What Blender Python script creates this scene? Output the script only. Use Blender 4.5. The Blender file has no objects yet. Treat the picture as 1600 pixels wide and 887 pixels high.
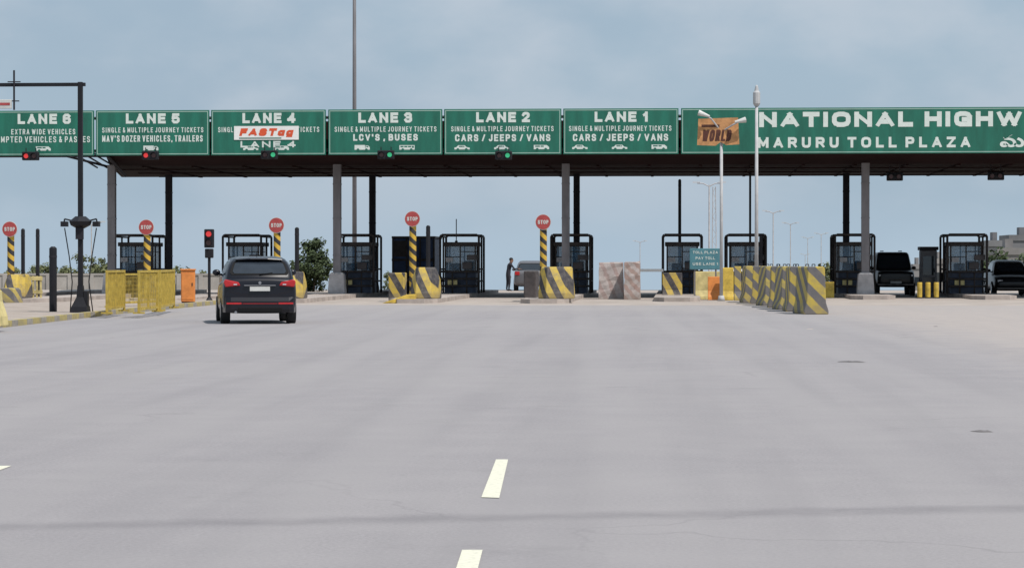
import bpy,bmesh,math,random
from mathutils import Vector, Matrix, noise
random.seed(7)
pi=math.pi
C=bpy.context.scene.collection
F=4000.0;CX=800.0;CY=443.5;H=1.375
TH=math.atan(258/4000);PITCH=math.atan(31.5/4000)
RM=Matrix.Rotation(TH,3,'Z')@Matrix.Rotation(pi/2-PITCH,3,'X')
def ray(px,py): return RM@Vector((px-CX,CY-py,-F))
def at(px,py,Y):
    d=ray(px,py);t=Y/d.y
    return Vector((d.x*t,Y,H+d.z*t))
def gr(px,py,z=0.0):
    d=ray(px,py);t=(z-H)/d.z
    return Vector((d.x*t,d.y*t,z))
def X(px,Y): return at(px,443,Y).x
def Z(py,Y,px=800): return at(px,py,Y).z
def gz(Y):
    if Y<=134: return 0.0
    if Y<=160: return -0.012*(Y-134)-0.0006*(Y-134)**2
    return -0.72-(Y-160)*0.034
# ---------------------------------------------------------------- materials
def newmat(name):
    m=bpy.data.materials.new(name);m.use_nodes=True
    nt=m.node_tree;b=nt.nodes['Principled BSDF'];return m,nt,b
def mat(name,col,rough=.7,metal=0,var=.12,scale=2.0,bump=0,emit=0,detail=6,coat=0,alpha=1,spec=.5,sc3=(1,1,1)):
    m,nt,b=newmat(name)
    tc=nt.nodes.new('ShaderNodeTexCoord');n=nt.nodes.new('ShaderNodeTexNoise')
    n.inputs['Scale'].default_value=scale;n.inputs['Detail'].default_value=detail;n.inputs['Roughness'].default_value=.65
    mp=nt.nodes.new('ShaderNodeMapping');mp.inputs['Scale'].default_value=sc3
    nt.links.new(tc.outputs['Object'],mp.inputs['Vector']);nt.links.new(mp.outputs[0],n.inputs['Vector'])
    r=nt.nodes.new('ShaderNodeValToRGB');nt.links.new(n.outputs['Fac'],r.inputs['Fac'])
    r.color_ramp.elements[0].position=.3;r.color_ramp.elements[1].position=.7
    r.color_ramp.elements[0].color=tuple(c*(1-var) for c in col)+(1,)
    r.color_ramp.elements[1].color=tuple(min(1,c*(1+var)) for c in col)+(1,)
    nt.links.new(r.outputs['Color'],b.inputs['Base Color'])
    b.inputs['Roughness'].default_value=rough;b.inputs['Metallic'].default_value=metal
    b.inputs['Alpha'].default_value=alpha;b.inputs['Specular IOR Level'].default_value=spec
    if coat: b.inputs['Coat Weight'].default_value=coat
    if bump:
        bp=nt.nodes.new('ShaderNodeBump');bp.inputs['Strength'].default_value=bump;bp.inputs['Distance'].default_value=.02
        nt.links.new(n.outputs['Fac'],bp.inputs['Height']);nt.links.new(bp.outputs['Normal'],b.inputs['Normal'])
    if emit:
        b.inputs['Emission Color'].default_value=col+(1,);b.inputs['Emission Strength'].default_value=emit
    return m
def M1(nt,op,a,b=None,clamp=False):
    n=nt.nodes.new('ShaderNodeMath');n.operation=op;n.use_clamp=clamp
    for i,v in enumerate((a,b)):
        if v is None: continue
        if isinstance(v,(int,float)): n.inputs[i].default_value=v
        else: nt.links.new(v,n.inputs[i])
    return n.outputs[0]
def mixc(nt,fac,a,b):
    n=nt.nodes.new('ShaderNodeMix');n.data_type='RGBA'
    if isinstance(fac,(int,float)): n.inputs[0].default_value=fac
    else: nt.links.new(fac,n.inputs[0])
    for i,v in ((6,a),(7,b)):
        if isinstance(v,tuple): n.inputs[i].default_value=v if len(v)==4 else v+(1,)
        else: nt.links.new(v,n.inputs[i])
    return n.outputs[2]
def noise_n(nt,vec,scale,detail=5,rough=.6,sx=1,sy=1,sz=1):
    mp=nt.nodes.new('ShaderNodeMapping');mp.inputs['Scale'].default_value=(sx,sy,sz)
    nt.links.new(vec,mp.inputs['Vector'])
    n=nt.nodes.new('ShaderNodeTexNoise');n.inputs['Scale'].default_value=scale;n.inputs['Detail'].default_value=detail
    n.inputs['Roughness'].default_value=rough;nt.links.new(mp.outputs[0],n.inputs['Vector']);return n.outputs['Fac']
def maprange(nt,v,a,b,c=0,d=1,smooth=False):
    n=nt.nodes.new('ShaderNodeMapRange')
    if smooth: n.interpolation_type='SMOOTHSTEP'
    nt.links.new(v,n.inputs[0])
    for i,x in enumerate((a,b,c,d)): n.inputs[i+1].default_value=x
    return n.outputs[0]
def stripe(name,c1,c2,period,dx,dy,dz,duty=.5,dirt=.5,rough=.75,off=0):
    m,nt,b=newmat(name)
    tc=nt.nodes.new('ShaderNodeTexCoord');sp=nt.nodes.new('ShaderNodeSeparateXYZ')
    nt.links.new(tc.outputs['Object'],sp.inputs[0])
    v=M1(nt,'ADD',M1(nt,'ADD',M1(nt,'MULTIPLY',sp.outputs[0],dx),M1(nt,'MULTIPLY',sp.outputs[1],dy)),M1(nt,'MULTIPLY',sp.outputs[2],dz))
    wob=noise_n(nt,tc.outputs['Object'],4)
    v=M1(nt,'ADD',v,M1(nt,'MULTIPLY',wob,.05+off))
    fr=M1(nt,'FRACT',M1(nt,'ADD',M1(nt,'DIVIDE',v,period),50.0))
    st=maprange(nt,fr,duty-.02,duty+.02)
    col=mixc(nt,st,c1,c2)
    d=maprange(nt,noise_n(nt,tc.outputs['Object'],5,8,.7),.42,.72,0,dirt)
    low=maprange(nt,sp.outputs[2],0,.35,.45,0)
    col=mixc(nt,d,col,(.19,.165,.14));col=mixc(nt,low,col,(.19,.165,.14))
    nt.links.new(col,b.inputs['Base Color']);b.inputs['Roughness'].default_value=rough
    return m
YEL=(.55,.38,.06);BLK=(.035,.033,.04)
M={}
M['green']=mat('sign_green_sheet',(.010,.13,.088),.55,0,.28,1.2,sc3=(1.6,1,.35))
M['white']=mat('white_letter_paint',(.64,.70,.66),.6,0,.08,3)
M['border']=mat('white_border_paint',(.32,.46,.4),.6)
M['red']=mat('red_orange_paint',(.66,.09,.03),.5)
M['signred']=mat('faded_red_sign_paint',(.36,.055,.055),.6,0,.2,6)
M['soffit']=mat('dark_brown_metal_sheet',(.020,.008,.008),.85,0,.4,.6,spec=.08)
M['steel']=mat('galvanised_steel',(.2,.19,.2),.6,.15,.3,1.5,sc3=(1,1,.3))
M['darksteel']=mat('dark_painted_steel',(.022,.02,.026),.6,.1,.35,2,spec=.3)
M['frame']=mat('booth_frame_paint',(.045,.036,.033),.65,0,.5,4,spec=.3)
M['black']=mat('black_paint',(.012,.012,.016),.55,0,.3,2,spec=.3)
M['booth']=mat('booth_dark_panel',(.06,.05,.05),.6,0,.5,3)
M['bblue']=mat('booth_blue_panel',(.035,.05,.085),.6,0,.5,2.5)
M['glass']=mat('dark_window_glass',(.02,.027,.035),.05,0,.1,spec=.8)
M['glassb']=mat('blue_window_glass',(.07,.15,.24),.1,0,.5,2.5,alpha=.5,spec=.8)
M['glassc']=mat('thin_clear_glass',(.06,.1,.12),.08,0,.3,2,alpha=.3)
M['concrete']=mat('weathered_concrete',(.38,.33,.3),.9,0,.3,1.2,.3)
M['plinth']=mat('pale_painted_plinth',(.44,.42,.42),.85,0,.3,2)
M['pole_grey']=mat('pale_grey_pole_paint',(.42,.42,.43),.7,0,.15,2)
M['yellow']=mat('yellow_paint',YEL,.65,0,.4,4)
M['mesh']=mat('dull_yellow_mesh_paint',(.42,.30,.05),.7,0,.4,5)
M['palewy']=mat('pale_yellow_paint',(.54,.45,.2),.7,0,.35,3)
M['orange']=mat('orange_plastic',(.64,.22,.05),.6,0,.25,3)
M['tyre']=mat('tyre_rubber',(.015,.015,.016),.85,0,.15,8)
M['rim']=mat('alloy_rim',(.35,.35,.37),.35,.8,.1)
M['navy']=mat('midnight_blue_car_paint',(.005,.005,.010),.28,0,.1,2,coat=.3,spec=.35)
M['trim']=mat('black_plastic_trim',(.006,.006,.007),.7,0,.1,spec=.2)
M['rearglass']=mat('reflective_rear_glass',(.03,.038,.05),.05,0,.2,3,spec=.6)
M['carwhite']=mat('dusty_silver_car_paint',(.11,.11,.12),.4,0,.05,coat=.3)
M['carblack']=mat('black_car_paint',(.008,.008,.010),.35,0,.1,coat=.25,spec=.3)
M['cargrey']=mat('dark_grey_car_paint',(.05,.05,.055),.35,0,.1,coat=.5)
M['plate']=mat('number_plate_white',(.55,.55,.53),.5,0,.1,10)
M['stick']=mat('white_sticker_vinyl',(.78,.78,.76),.5,0,.05,3)
M['tail']=mat('red_lamp_lens',(.42,.018,.022),.2,0,.15,8)
M['lampclear']=mat('clear_lamp_lens',(.6,.62,.65),.15,.2,.1,8)
M['litred']=mat('lit_red_lens',(.75,.05,.05),.4,0,.05,emit=.6)
M['litgreen']=mat('lit_green_lens',(.06,.6,.28),.4,0,.05,emit=.4)
M['offlens']=mat('unlit_lens',(.07,.03,.03),.3)
M['brown']=mat('tan_board',(.48,.24,.10),.75,0,.4,3)
M['darkred']=mat('faded_brown_lettering',(.09,.03,.02),.8,0,.4,5)
M['teal']=mat('teal_direction_sheet',(.07,.2,.24),.5,0,.25,2)
M['wall']=mat('whitewashed_wall',(.4,.37,.35),.9,0,.3,.5)
M['bark']=mat('bark',(.08,.055,.04),.95,0,.3,6,.5)
M['skin']=mat('skin',(.2,.1,.065),.6,0,.05)
M['cloth_d']=mat('dark_shirt_cloth',(.02,.02,.03),.9,0,.2,10)
M['cloth_t']=mat('dark_trouser_cloth',(.025,.025,.035),.9,0,.2,10)
M['hair']=mat('black_hair',(.008,.007,.007),.7)
M['tarp']=mat('blue_truck_panel',(.02,.05,.13),.6,0,.5,2)
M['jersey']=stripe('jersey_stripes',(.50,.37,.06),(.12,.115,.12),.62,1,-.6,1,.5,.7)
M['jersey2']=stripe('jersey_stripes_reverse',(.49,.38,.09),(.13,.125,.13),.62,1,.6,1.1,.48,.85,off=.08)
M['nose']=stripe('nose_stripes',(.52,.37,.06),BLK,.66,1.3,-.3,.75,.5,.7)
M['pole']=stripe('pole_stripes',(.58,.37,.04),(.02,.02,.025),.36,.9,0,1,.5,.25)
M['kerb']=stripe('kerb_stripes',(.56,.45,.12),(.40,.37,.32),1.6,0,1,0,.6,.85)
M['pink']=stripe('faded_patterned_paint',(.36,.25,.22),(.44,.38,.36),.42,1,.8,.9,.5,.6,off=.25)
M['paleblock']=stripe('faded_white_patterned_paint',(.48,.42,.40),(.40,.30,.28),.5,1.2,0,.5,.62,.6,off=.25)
def leafmat(name,c1,c2):
    m,nt,b=newmat(name)
    g=nt.nodes.new('ShaderNodeNewGeometry');tc=nt.nodes.new('ShaderNodeTexCoord')
    f=noise_n(nt,tc.outputs['Object'],1.6,3)
    ri=g.outputs['Random Per Island'];v=M1(nt,'ADD',M1(nt,'MULTIPLY',f,.6),M1(nt,'MULTIPLY',ri,.5))
    nt.links.new(mixc(nt,v,c1,c2),b.inputs['Base Color']);b.inputs['Roughness'].default_value=.8
    return m
M['leaf']=leafmat('dark_foliage',(.015,.03,.012),(.07,.10,.035))
M['leaf2']=leafmat('dry_foliage',(.06,.08,.03),(.17,.18,.08))
# road
def roadmat():
    m,nt,b=newmat('old_grey_asphalt')
    g=nt.nodes.new('ShaderNodeNewGeometry');P=g.outputs['Position']
    sp=nt.nodes.new('ShaderNodeSeparateXYZ');nt.links.new(P,sp.inputs[0]);x,y=sp.outputs[0],sp.outputs[1]
    fine=noise_n(nt,P,38,7,.8);mid=noise_n(nt,P,1.3,6,.6);big=noise_n(nt,P,.12,4,.5)
    streak=noise_n(nt,P,1.0,5,.6,1.6,.05,1)
    col=mixc(nt,maprange(nt,fine,.32,.68),(.21,.198,.207),(.35,.33,.338))
    col=mixc(nt,maprange(nt,mid,.4,.72,0,.4),col,(.345,.326,.328))
    col=mixc(nt,maprange(nt,streak,.42,.68,0,.5),col,(.238,.226,.234))
    col=mixc(nt,maprange(nt,big,.38,.62,0,.4),col,(.33,.312,.312))
    u=M1(nt,'ADD',x,M1(nt,'MULTIPLY',y,.043))
    wp=M1(nt,'SINE',M1(nt,'MULTIPLY',u,3.4))
    col=mixc(nt,M1(nt,'MULTIPLY',maprange(nt,wp,.2,1,0,.22,True),maprange(nt,streak,.35,.6,.2,1)),col,(.37,.35,.348))
    e=M1(nt,'SUBTRACT',x,M1(nt,'ADD',M1(nt,'MULTIPLY',y,-.035),6.4))
    e=M1(nt,'ADD',e,M1(nt,'MULTIPLY',M1(nt,'SUBTRACT',mid,.5),3.5))
    dn=noise_n(nt,P,2.5,7,.7)
    dust=M1(nt,'MULTIPLY',maprange(nt,e,-1.5,2.5,0,1,True),maprange(nt,dn,.3,.7,.4,.95))
    col=mixc(nt,dust,col,(.405,.355,.325))
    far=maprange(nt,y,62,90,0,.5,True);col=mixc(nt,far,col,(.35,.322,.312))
    a=gr(0,822);c=gr(1600,793);k=(c.y-a.y)/(c.x-a.x)
    d=M1(nt,'SUBTRACT',y,M1(nt,'ADD',M1(nt,'MULTIPLY',x,k),a.y-k*a.x))
    d=M1(nt,'ADD',d,M1(nt,'MULTIPLY',M1(nt,'SUBTRACT',mid,.5),.45))
    band=M1(nt,'MULTIPLY',maprange(nt,M1(nt,'ABSOLUTE',d),.03,.36,1,0,True),maprange(nt,dn,.3,.65,.3,.85))
    col=mixc(nt,M1(nt,'MULTIPLY',band,.6),col,(.165,.156,.165))
    st=noise_n(nt,P,.55,8,.7);col=mixc(nt,maprange(nt,st,.60,.72,0,.4),col,(.205,.195,.2))
    sp2=noise_n(nt,P,6,4,.7);col=mixc(nt,maprange(nt,sp2,.70,.78,0,.5),col,(.14,.13,.135))
    vo=nt.nodes.new('ShaderNodeTexVoronoi');vo.feature='DISTANCE_TO_EDGE';vo.inputs['Scale'].default_value=.22
    wv=nt.nodes.new('ShaderNodeVectorMath');wv.operation='ADD'
    nn=nt.nodes.new('ShaderNodeTexNoise');nn.inputs['Scale'].default_value=1.2;nn.inputs['Detail'].default_value=6
    nt.links.new(P,nn.inputs['Vector']);nt.links.new(P,wv.inputs[0]);nt.links.new(nn.outputs['Color'],wv.inputs[1])
    nt.links.new(wv.outputs[0],vo.inputs['Vector'])
    cr=M1(nt,'MULTIPLY',maprange(nt,vo.outputs['Distance'],0,.006,1,0),maprange(nt,big,.5,.6,0,.3))
    col=mixc(nt,cr,col,(.13,.12,.13))
    nt.links.new(col,b.inputs['Base Color']);b.inputs['Roughness'].default_value=.9
    b.inputs['Specular IOR Level'].default_value=.2
    bp=nt.nodes.new('ShaderNodeBump');bp.inputs['Strength'].default_value=.5;bp.inputs['Distance'].default_value=.01
    nt.links.new(fine,bp.inputs['Height']);nt.links.new(bp.outputs['Normal'],b.inputs['Normal'])
    return m
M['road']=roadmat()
def groundmat(name,c1,c2,sc):
    m,nt,b=newmat(name);g=nt.nodes.new('ShaderNodeNewGeometry')
    n=noise_n(nt,g.outputs['Position'],sc,8,.65)
    nt.links.new(mixc(nt,maprange(nt,n,.3,.7),c1,c2),b.inputs['Base Color']);b.inputs['Roughness'].default_value=.95
    return m
M['earth']=groundmat('dry_earth',(.16,.15,.09),(.3,.25,.18),.2)
M['apron']=groundmat('plaza_concrete',(.3,.255,.225),(.44,.385,.345),.6)
M['island']=groundmat('sandy_island_top',(.27,.22,.185),(.42,.36,.315),1.2)
def paintmat():
    m,nt,b=newmat('worn_road_paint');g=nt.nodes.new('ShaderNodeNewGeometry')
    n=noise_n(nt,g.outputs['Position'],30,8,.7)
    nt.links.new(mixc(nt,maprange(nt,n,.46,.72,0,.65),(.70,.68,.55),(.38,.36,.32)),b.inputs['Base Color']);b.inputs['Roughness'].default_value=.8
    return m
M['paint']=paintmat()
# ---------------------------------------------------------------- mesh helpers
def box(bm,x0,x1,y0,y1,z0,z1,rot=None):
    v=[bm.verts.new((x,y,z)) for z in (z0,z1) for y in (y0,y1) for x in (x0,x1)]
    for f in ((0,2,3,1),(4,5,7,6),(0,1,5,4),(2,6,7,3),(0,4,6,2),(1,3,7,5)): bm.faces.new([v[i] for i in f])
    return v
def cyl(bm,p0,p1,r0,r1=None,n=10):
    r1=r0 if r1 is None else r1
    p0=Vector(p0);p1=Vector(p1);d=(p1-p0).normalized()
    u=d.orthogonal().normalized();w=d.cross(u)
    A=[];B=[]
    for i in range(n):
        a=2*pi*i/n;o=u*math.cos(a)+w*math.sin(a)
        A.append(bm.verts.new(p0+o*r0));B.append(bm.verts.new(p1+o*r1))
    for i in range(n):
        j=(i+1)%n;bm.faces.new((A[i],A[j],B[j],B[i]))
    bm.faces.new(A[::-1]);bm.faces.new(B)
def tube(bm,pts,r,n=8):
    for a,b in zip(pts,pts[1:]): cyl(bm,a,b,r,r,n)
def sph(bm,c,r,sx=1,sy=1,sz=1,seg=12):
    mt=Matrix.Translation(c)@Matrix.Diagonal((r*sx,r*sy,r*sz,1))
    bmesh.ops.create_uvsphere(bm,u_segments=seg,v_segments=max(6,seg//2+2),radius=1,matrix=mt)
def prism(bm,pts,lo,hi,axis='z'):
    def mk(a,b,c):
        return {'z':(a,b,c),'y':(a,c,b),'x':(c,a,b)}[axis]
    A=[bm.verts.new(mk(a,b,lo)) for a,b in pts];B=[bm.verts.new(mk(a,b,hi)) for a,b in pts]
    n=len(pts)
    for i in range(n):
        j=(i+1)%n;bm.faces.new((A[i],A[j],B[j],B[i]))
    bm.faces.new(A[::-1]);bm.faces.new(B)
def loft(bm,rings,cap=True):
    R=[[bm.verts.new(p) for p in r] for r in rings];n=len(R[0])
    for a,b in zip(R,R[1:]):
        for i in range(n):
            j=(i+1)%n;bm.faces.new((a[i],a[j],b[j],b[i]))
    if cap: bm.faces.new(R[0][::-1]);bm.faces.new(R[-1])
def obj(name,bm,m,parent=None,loc=None,bevel=0,smooth=False,subd=0):
    bmesh.ops.recalc_face_normals(bm,faces=bm.faces)
    me=bpy.data.meshes.new(name);bm.to_mesh(me);bm.free()
    o=bpy.data.objects.new(name,me);C.objects.link(o)
    me.materials.append(m)
    if parent: o.parent=parent
    if loc is not None: o.location=loc
    if smooth or subd: me.polygons.foreach_set('use_smooth',[True]*len(me.polygons))
    if bevel:
        b=o.modifiers.new('bevel','BEVEL');b.width=bevel;b.segments=2;b.limit_method='ANGLE'
    if subd:
        s=o.modifiers.new('sub','SUBSURF');s.levels=subd;s.render_levels=subd
    return o
def B(): return bmesh.new()
def tag(o,label,cat,group=None):
    o['label']=label;o['category']=cat
    if group: o['group']=group
    return o
def thing(name,label,cat,loc=(0,0,0),rotz=0,group=None):
    o=bpy.data.objects.new(name,None);C.objects.link(o);o.location=loc;o.rotation_euler=(0,0,rotz)
    o.empty_display_size=.2
    return tag(o,label,cat,group)
def struct(name,bm,m):
    o=obj(name,bm,m);o['kind']='structure';return o
def dup(root,loc,rotz,label,group=None):
    r=root.copy();C.objects.link(r);r.location=loc;r.rotation_euler=(0,0,rotz);r['label']=label
    if group: r['group']=group
    for ch in list(root.children):
        c=ch.copy();C.objects.link(c);c.parent=r
        for g in list(ch.children):
            d=g.copy();C.objects.link(d);d.parent=c
    return r
def fonttext(s,x0,x1,z0,z1,y,m,parent,name='lettering',bold=.02):
    cu=bpy.data.curves.new('t','FONT');cu.body=s;cu.offset=bold;cu.resolution_u=3
    o=bpy.data.objects.new('t',cu);C.objects.link(o)
    dg=bpy.context.evaluated_depsgraph_get();dg.update()
    me=bpy.data.meshes.new_from_object(o.evaluated_get(dg))
    bpy.data.objects.remove(o)
    if not me.vertices: return None
    xs=[v.co.x for v in me.vertices];ys=[v.co.y for v in me.vertices]
    ax,bx,ay,by=min(xs),max(xs),min(ys),max(ys)
    for v in me.vertices:
        v.co=(x0+(v.co.x-ax)/(bx-ax)*(x1-x0),y,z0+(v.co.y-ay)/(by-ay)*(z1-z0))
    me.materials.clear();me.materials.append(m)
    r=bpy.data.objects.new(name,me);C.objects.link(r);r.parent=parent
    return r
# wide plain sans capitals drawn as thick strokes
G={'A':(.9,[[(0,0),(.45,1),(.9,0)],[(.2,.28),(.7,.28)]]),
'B':(.78,[[(0,0),(0,1),(.58,1),(.72,.9),(.72,.63),(.58,.53),(0,.53)],[(.58,.53),(.78,.42),(.78,.12),(.62,0),(0,0)]]),
'C':(.8,[[(.8,.76),(.72,.92),(.56,1),(.24,1),(.06,.9),(0,.7),(0,.3),(.06,.1),(.24,0),(.56,0),(.72,.08),(.8,.24)]]),
'D':(.8,[[(0,0),(0,1),(.48,1),(.7,.9),(.8,.68),(.8,.32),(.7,.1),(.48,0),(0,0)]]),
'E':(.7,[[(.7,1),(0,1),(0,0),(.7,0)],[(0,.52),(.62,.52)]]),
'F':(.68,[[(.68,1),(0,1),(0,0)],[(0,.5),(.6,.5)]]),
'G':(.84,[[(.82,.78),(.74,.92),(.56,1),(.24,1),(.06,.9),(0,.7),(0,.3),(.06,.1),(.24,0),(.84,0),(.84,.46),(.48,.46)]]),
'H':(.8,[[(0,0),(0,1)],[(.8,0),(.8,1)],[(0,.52),(.8,.52)]]),
'I':(.02,[[(0,0),(0,1)]]),
'J':(.6,[[(.6,1),(.6,.2),(.5,.04),(.36,0),(.15,0),(0,.16)]]),
'K':(.78,[[(0,0),(0,1)],[(.75,1),(.05,.42)],[(.28,.6),(.78,0)]]),
'L':(.66,[[(0,1),(0,0),(.66,0)]]),
'M':(1.0,[[(0,0),(0,1),(.5,.2),(1.0,1),(1.0,0)]]),
'N':(.84,[[(0,0),(0,1),(.84,0),(.84,1)]]),
'O':(.9,[[(.3,0),(.08,.1),(0,.3),(0,.7),(.08,.9),(.3,1),(.6,1),(.82,.9),(.9,.7),(.9,.3),(.82,.1),(.6,0),(.3,0)]]),
'P':(.76,[[(0,0),(0,1),(.56,1),(.72,.92),(.76,.8),(.76,.65),(.7,.5),(.56,.45),(0,.45)]]),
'R':(.8,[[(0,0),(0,1),(.58,1),(.74,.92),(.78,.8),(.78,.67),(.72,.52),(.58,.47),(0,.47)],[(.45,.45),(.8,0)]]),
'S':(.78,[[(.74,.8),(.66,.94),(.52,1),(.24,1),(.08,.94),(.02,.8),(.04,.64),(.18,.55),(.6,.46),(.74,.38),(.78,.24),(.72,.06),(.56,0),(.2,0),(.06,.06),(0,.2)]]),
'T':(.78,[[(0,1),(.78,1)],[(.39,1),(.39,0)]]),
'U':(.8,[[(0,1),(0,.28),(.08,.08),(.24,0),(.56,0),(.72,.08),(.8,.28),(.8,1)]]),
'V':(.88,[[(0,1),(.44,0),(.88,1)]]),
'W':(1.3,[[(0,1),(.32,0),(.65,.9),(.98,0),(1.3,1)]]),
'X':(.8,[[(0,0),(.8,1)],[(0,1),(.8,0)]]),
'Y':(.84,[[(0,1),(.42,.48)],[(.84,1),(.42,.48)],[(.42,.52),(.42,0)]]),
'Z':(.78,[[(0,1),(.78,1),(0,0),(.78,0)]]),
'1':(.3,[[(0,.75),(.3,1),(.3,0)]]),
'2':(.74,[[(0,.8),(.08,.94),(.24,1),(.52,1),(.68,.92),(.72,.78),(.68,.6),(0,0)],[(0,0),(.74,0)]]),
'3':(.74,[[(0,.84),(.18,1),(.56,1),(.72,.86),(.72,.66),(.56,.53),(.28,.53)],[(.56,.53),(.74,.38),(.74,.14),(.56,0),(.16,0),(0,.18)]]),
'4':(.8,[[(.6,0),(.6,1)],[(.6,1),(0,.28)],[(0,.28),(.8,.28)]]),
'5':(.74,[[(.7,1),(.08,1),(.03,.55),(.54,.62),(.74,.44),(.74,.16),(.56,0),(.16,0),(0,.16)]]),
'6':(.74,[[(.7,.86),(.54,1),(.18,1),(0,.82),(0,.16),(.16,0),(.58,0),(.74,.14),(.74,.42),(.58,.56),(.02,.52)]]),
'&':(.8,[[(.8,0),(.15,.78),(.2,1),(.42,1),(.48,.8),(.05,.35),(.05,.12),(.2,0),(.5,0),(.78,.4)]]),
'/':(.5,[[(0,0),(.5,1)]]),',':(.05,[[(.05,.06),(0,-.14)]]),"'":(.03,[[(0,1),(0,.8)]]),
'a':(.62,[[(.62,.65),(.15,.65),(0,.5),(0,.15),(.15,0),(.6,0)],[(.62,.66),(.62,0)]]),
'g':(.62,[[(.6,0),(.15,0),(0,.15),(0,.5),(.15,.65),(.62,.65),(.62,-.24),(.1,-.24)]])}
def textmesh(s,x0,x1,z0,z1,y,m,parent,name='lettering',th=.2,shear=0,gap=.3):
    h=z1-z0;t=th*h;hw=t/2
    nl=0;un=0
    for ch in s:
        if ch==' ': un+=.5
        else: un+=G[ch][0]+gap;nl+=1
    un-=gap
    sx=(x1-x0-shear*h-nl*t)/un;sz=h-t
    x=0;items=[]
    for ch in s:
        if ch==' ': x+=.5*sx;continue
        w,st=G[ch];items.append((x,w*sx,st));x+=w*sx+t+gap*sx
    bm=B();k=0
    for ox,gw,st in items:
        for pl0 in st:
            # split at sharp turns so corners stay square
            Q=[Vector((ox+a*sx,b*sz)) for a,b in pl0];parts=[];cur=[Q[0]]
            for i in range(1,len(Q)):
                cur.append(Q[i])
                if i<len(Q)-1:
                    a=(Q[i]-Q[i-1]).normalized();b=(Q[i+1]-Q[i]).normalized()
                    if a.dot(b)<-.05: parts.append(cur);cur=[Q[i]]
            parts.append(cur)
            for P in parts:
                P=[p.copy() for p in P]
                d0=(P[0]-P[1]).normalized();d1=(P[-1]-P[-2]).normalized()
                P[0]=P[0]+d0*hw*.98;P[-1]=P[-1]+d1*hw*.98
                Lf=[];Rt=[]
                for i,p in enumerate(P):
                    a=(P[i]-P[i-1]).normalized() if i else None
                    b=(P[i+1]-P[i]).normalized() if i<len(P)-1 else None
                    n1=Vector((-a.y,a.x)) if a else None;n2=Vector((-b.y,b.x)) if b else None
                    if n1 is None: n=n2
                    elif n2 is None: n=n1
                    else: n=(n1+n2)/max(1+n1.dot(n2),.9)
                    for lst,sg in ((Lf,1),(Rt,-1)):
                        v=p+n*hw*sg
                        vy=min(max(v.y,-hw-(.3*h if v.y<-hw*1.5 and min(q.y for q in Q)<-.01 else 0)),sz+hw)
                        vx=min(max(v.x,ox-hw*1.15),ox+gw+hw*1.15)
                        lst.append(bm.verts.new((x0+hw+vx+shear*(vy+hw),y-.0004*k-.00012*i,z0+hw+vy)))
                for i in range(len(P)-1): bm.faces.new((Rt[i],Rt[i+1],Lf[i+1],Lf[i]))
                k=(k+1)%5
    me=bpy.data.meshes.new(name);bm.to_mesh(me);bm.free();me.materials.append(m)
    o=bpy.data.objects.new(name,me);C.objects.link(o);o.parent=parent;return o
# ---------------------------------------------------------------- setting
bm=B()
ys=[-60,0,40,80,110,134]+list(range(138,164,4))+[200,300,500,900,1600,3000,6000]
prev=None
for y in ys:
    row=[bm.verts.new((x,y,gz(y)-.004)) for x in (-2500,-400,-60,0,60,400,2500)]
    if prev:
        for i in range(6): bm.faces.new((prev[i],prev[i+1],row[i+1],row[i]))
    prev=row
struct('ground',bm,M['earth'])
bm=B()
f=bm.faces.new([bm.verts.new(p) for p in ((-34,-15,0),(34,-15,0),(34,85,0),(-34,85,0))])
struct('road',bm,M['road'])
bm=B();YA=85
bm.faces.new([bm.verts.new(p) for p in ((-34,YA,0.0),(34,YA,0.0),(34,133.5,0.0),(-34,133.5,0.0))])
o=struct('plaza_pavement',bm,M['apron'])
bm=B()
prev=None
for y in list(range(134,164,3))+[200,300,500]:
    row=[bm.verts.new((x,y,gz(y)+.006)) for x in (-20,16)]
    if prev: bm.faces.new((prev[0],prev[1],row[1],row[0]))
    prev=row
struct('far_road',bm,M['road'])
def dash(c,label=None):
    bm=B();bm.faces.new([bm.verts.new(gr(px,py,.004)) for px,py in c])
    struct('road_marking',bm,M['paint'])
dash([(752,776),(780,777),(794,717),(775,717)])
dash([(700,925),(737,925),(754,858),(722,858)])
dash([(-170,787),(-143,787),(18,727),(-5,727)])
# islands under the canopy
PIT=4.62
isl=[(-PIT*k,88.5,121) for k in range(1,7)]+[(0,93,121),(2.9,97,121),(7.6,99,121),(12.25,99,121),(16.9,99,121)]
for (ix,y0,y1) in isl:
    bm=B();w=.85
    prism(bm,[(ix-w*.55,y0),(ix+w*.55,y0),(ix+w,y0+1),(ix+w,y1-.8),(ix+w*.6,y1),(ix-w*.6,y1),(ix-w,y1-.8),(ix-w,y0+1)],.0,.15)
    o=struct('traffic_island',bm,M['concrete'])
# left kerbed island
pts=[gr(-60,519),gr(180,491),gr(345,475),gr(346,471),gr(200,474),gr(-60,480)]
bm=B();prism(bm,[(p.x,p.y) for p in pts],0,.11);struct('side_island',bm,M['island'])
bm=B()
for a,b in zip(pts[:2],pts[1:3]):
    d=(b-a).normalized();n=Vector((d.y,-d.x,0))
    q=[a-n*.16,b-n*.16,b+n*.02,a+n*.02]
    prism(bm,[(v.x,v.y) for v in q],.001,.135)
struct('kerb',bm,M['kerb'])
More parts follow.
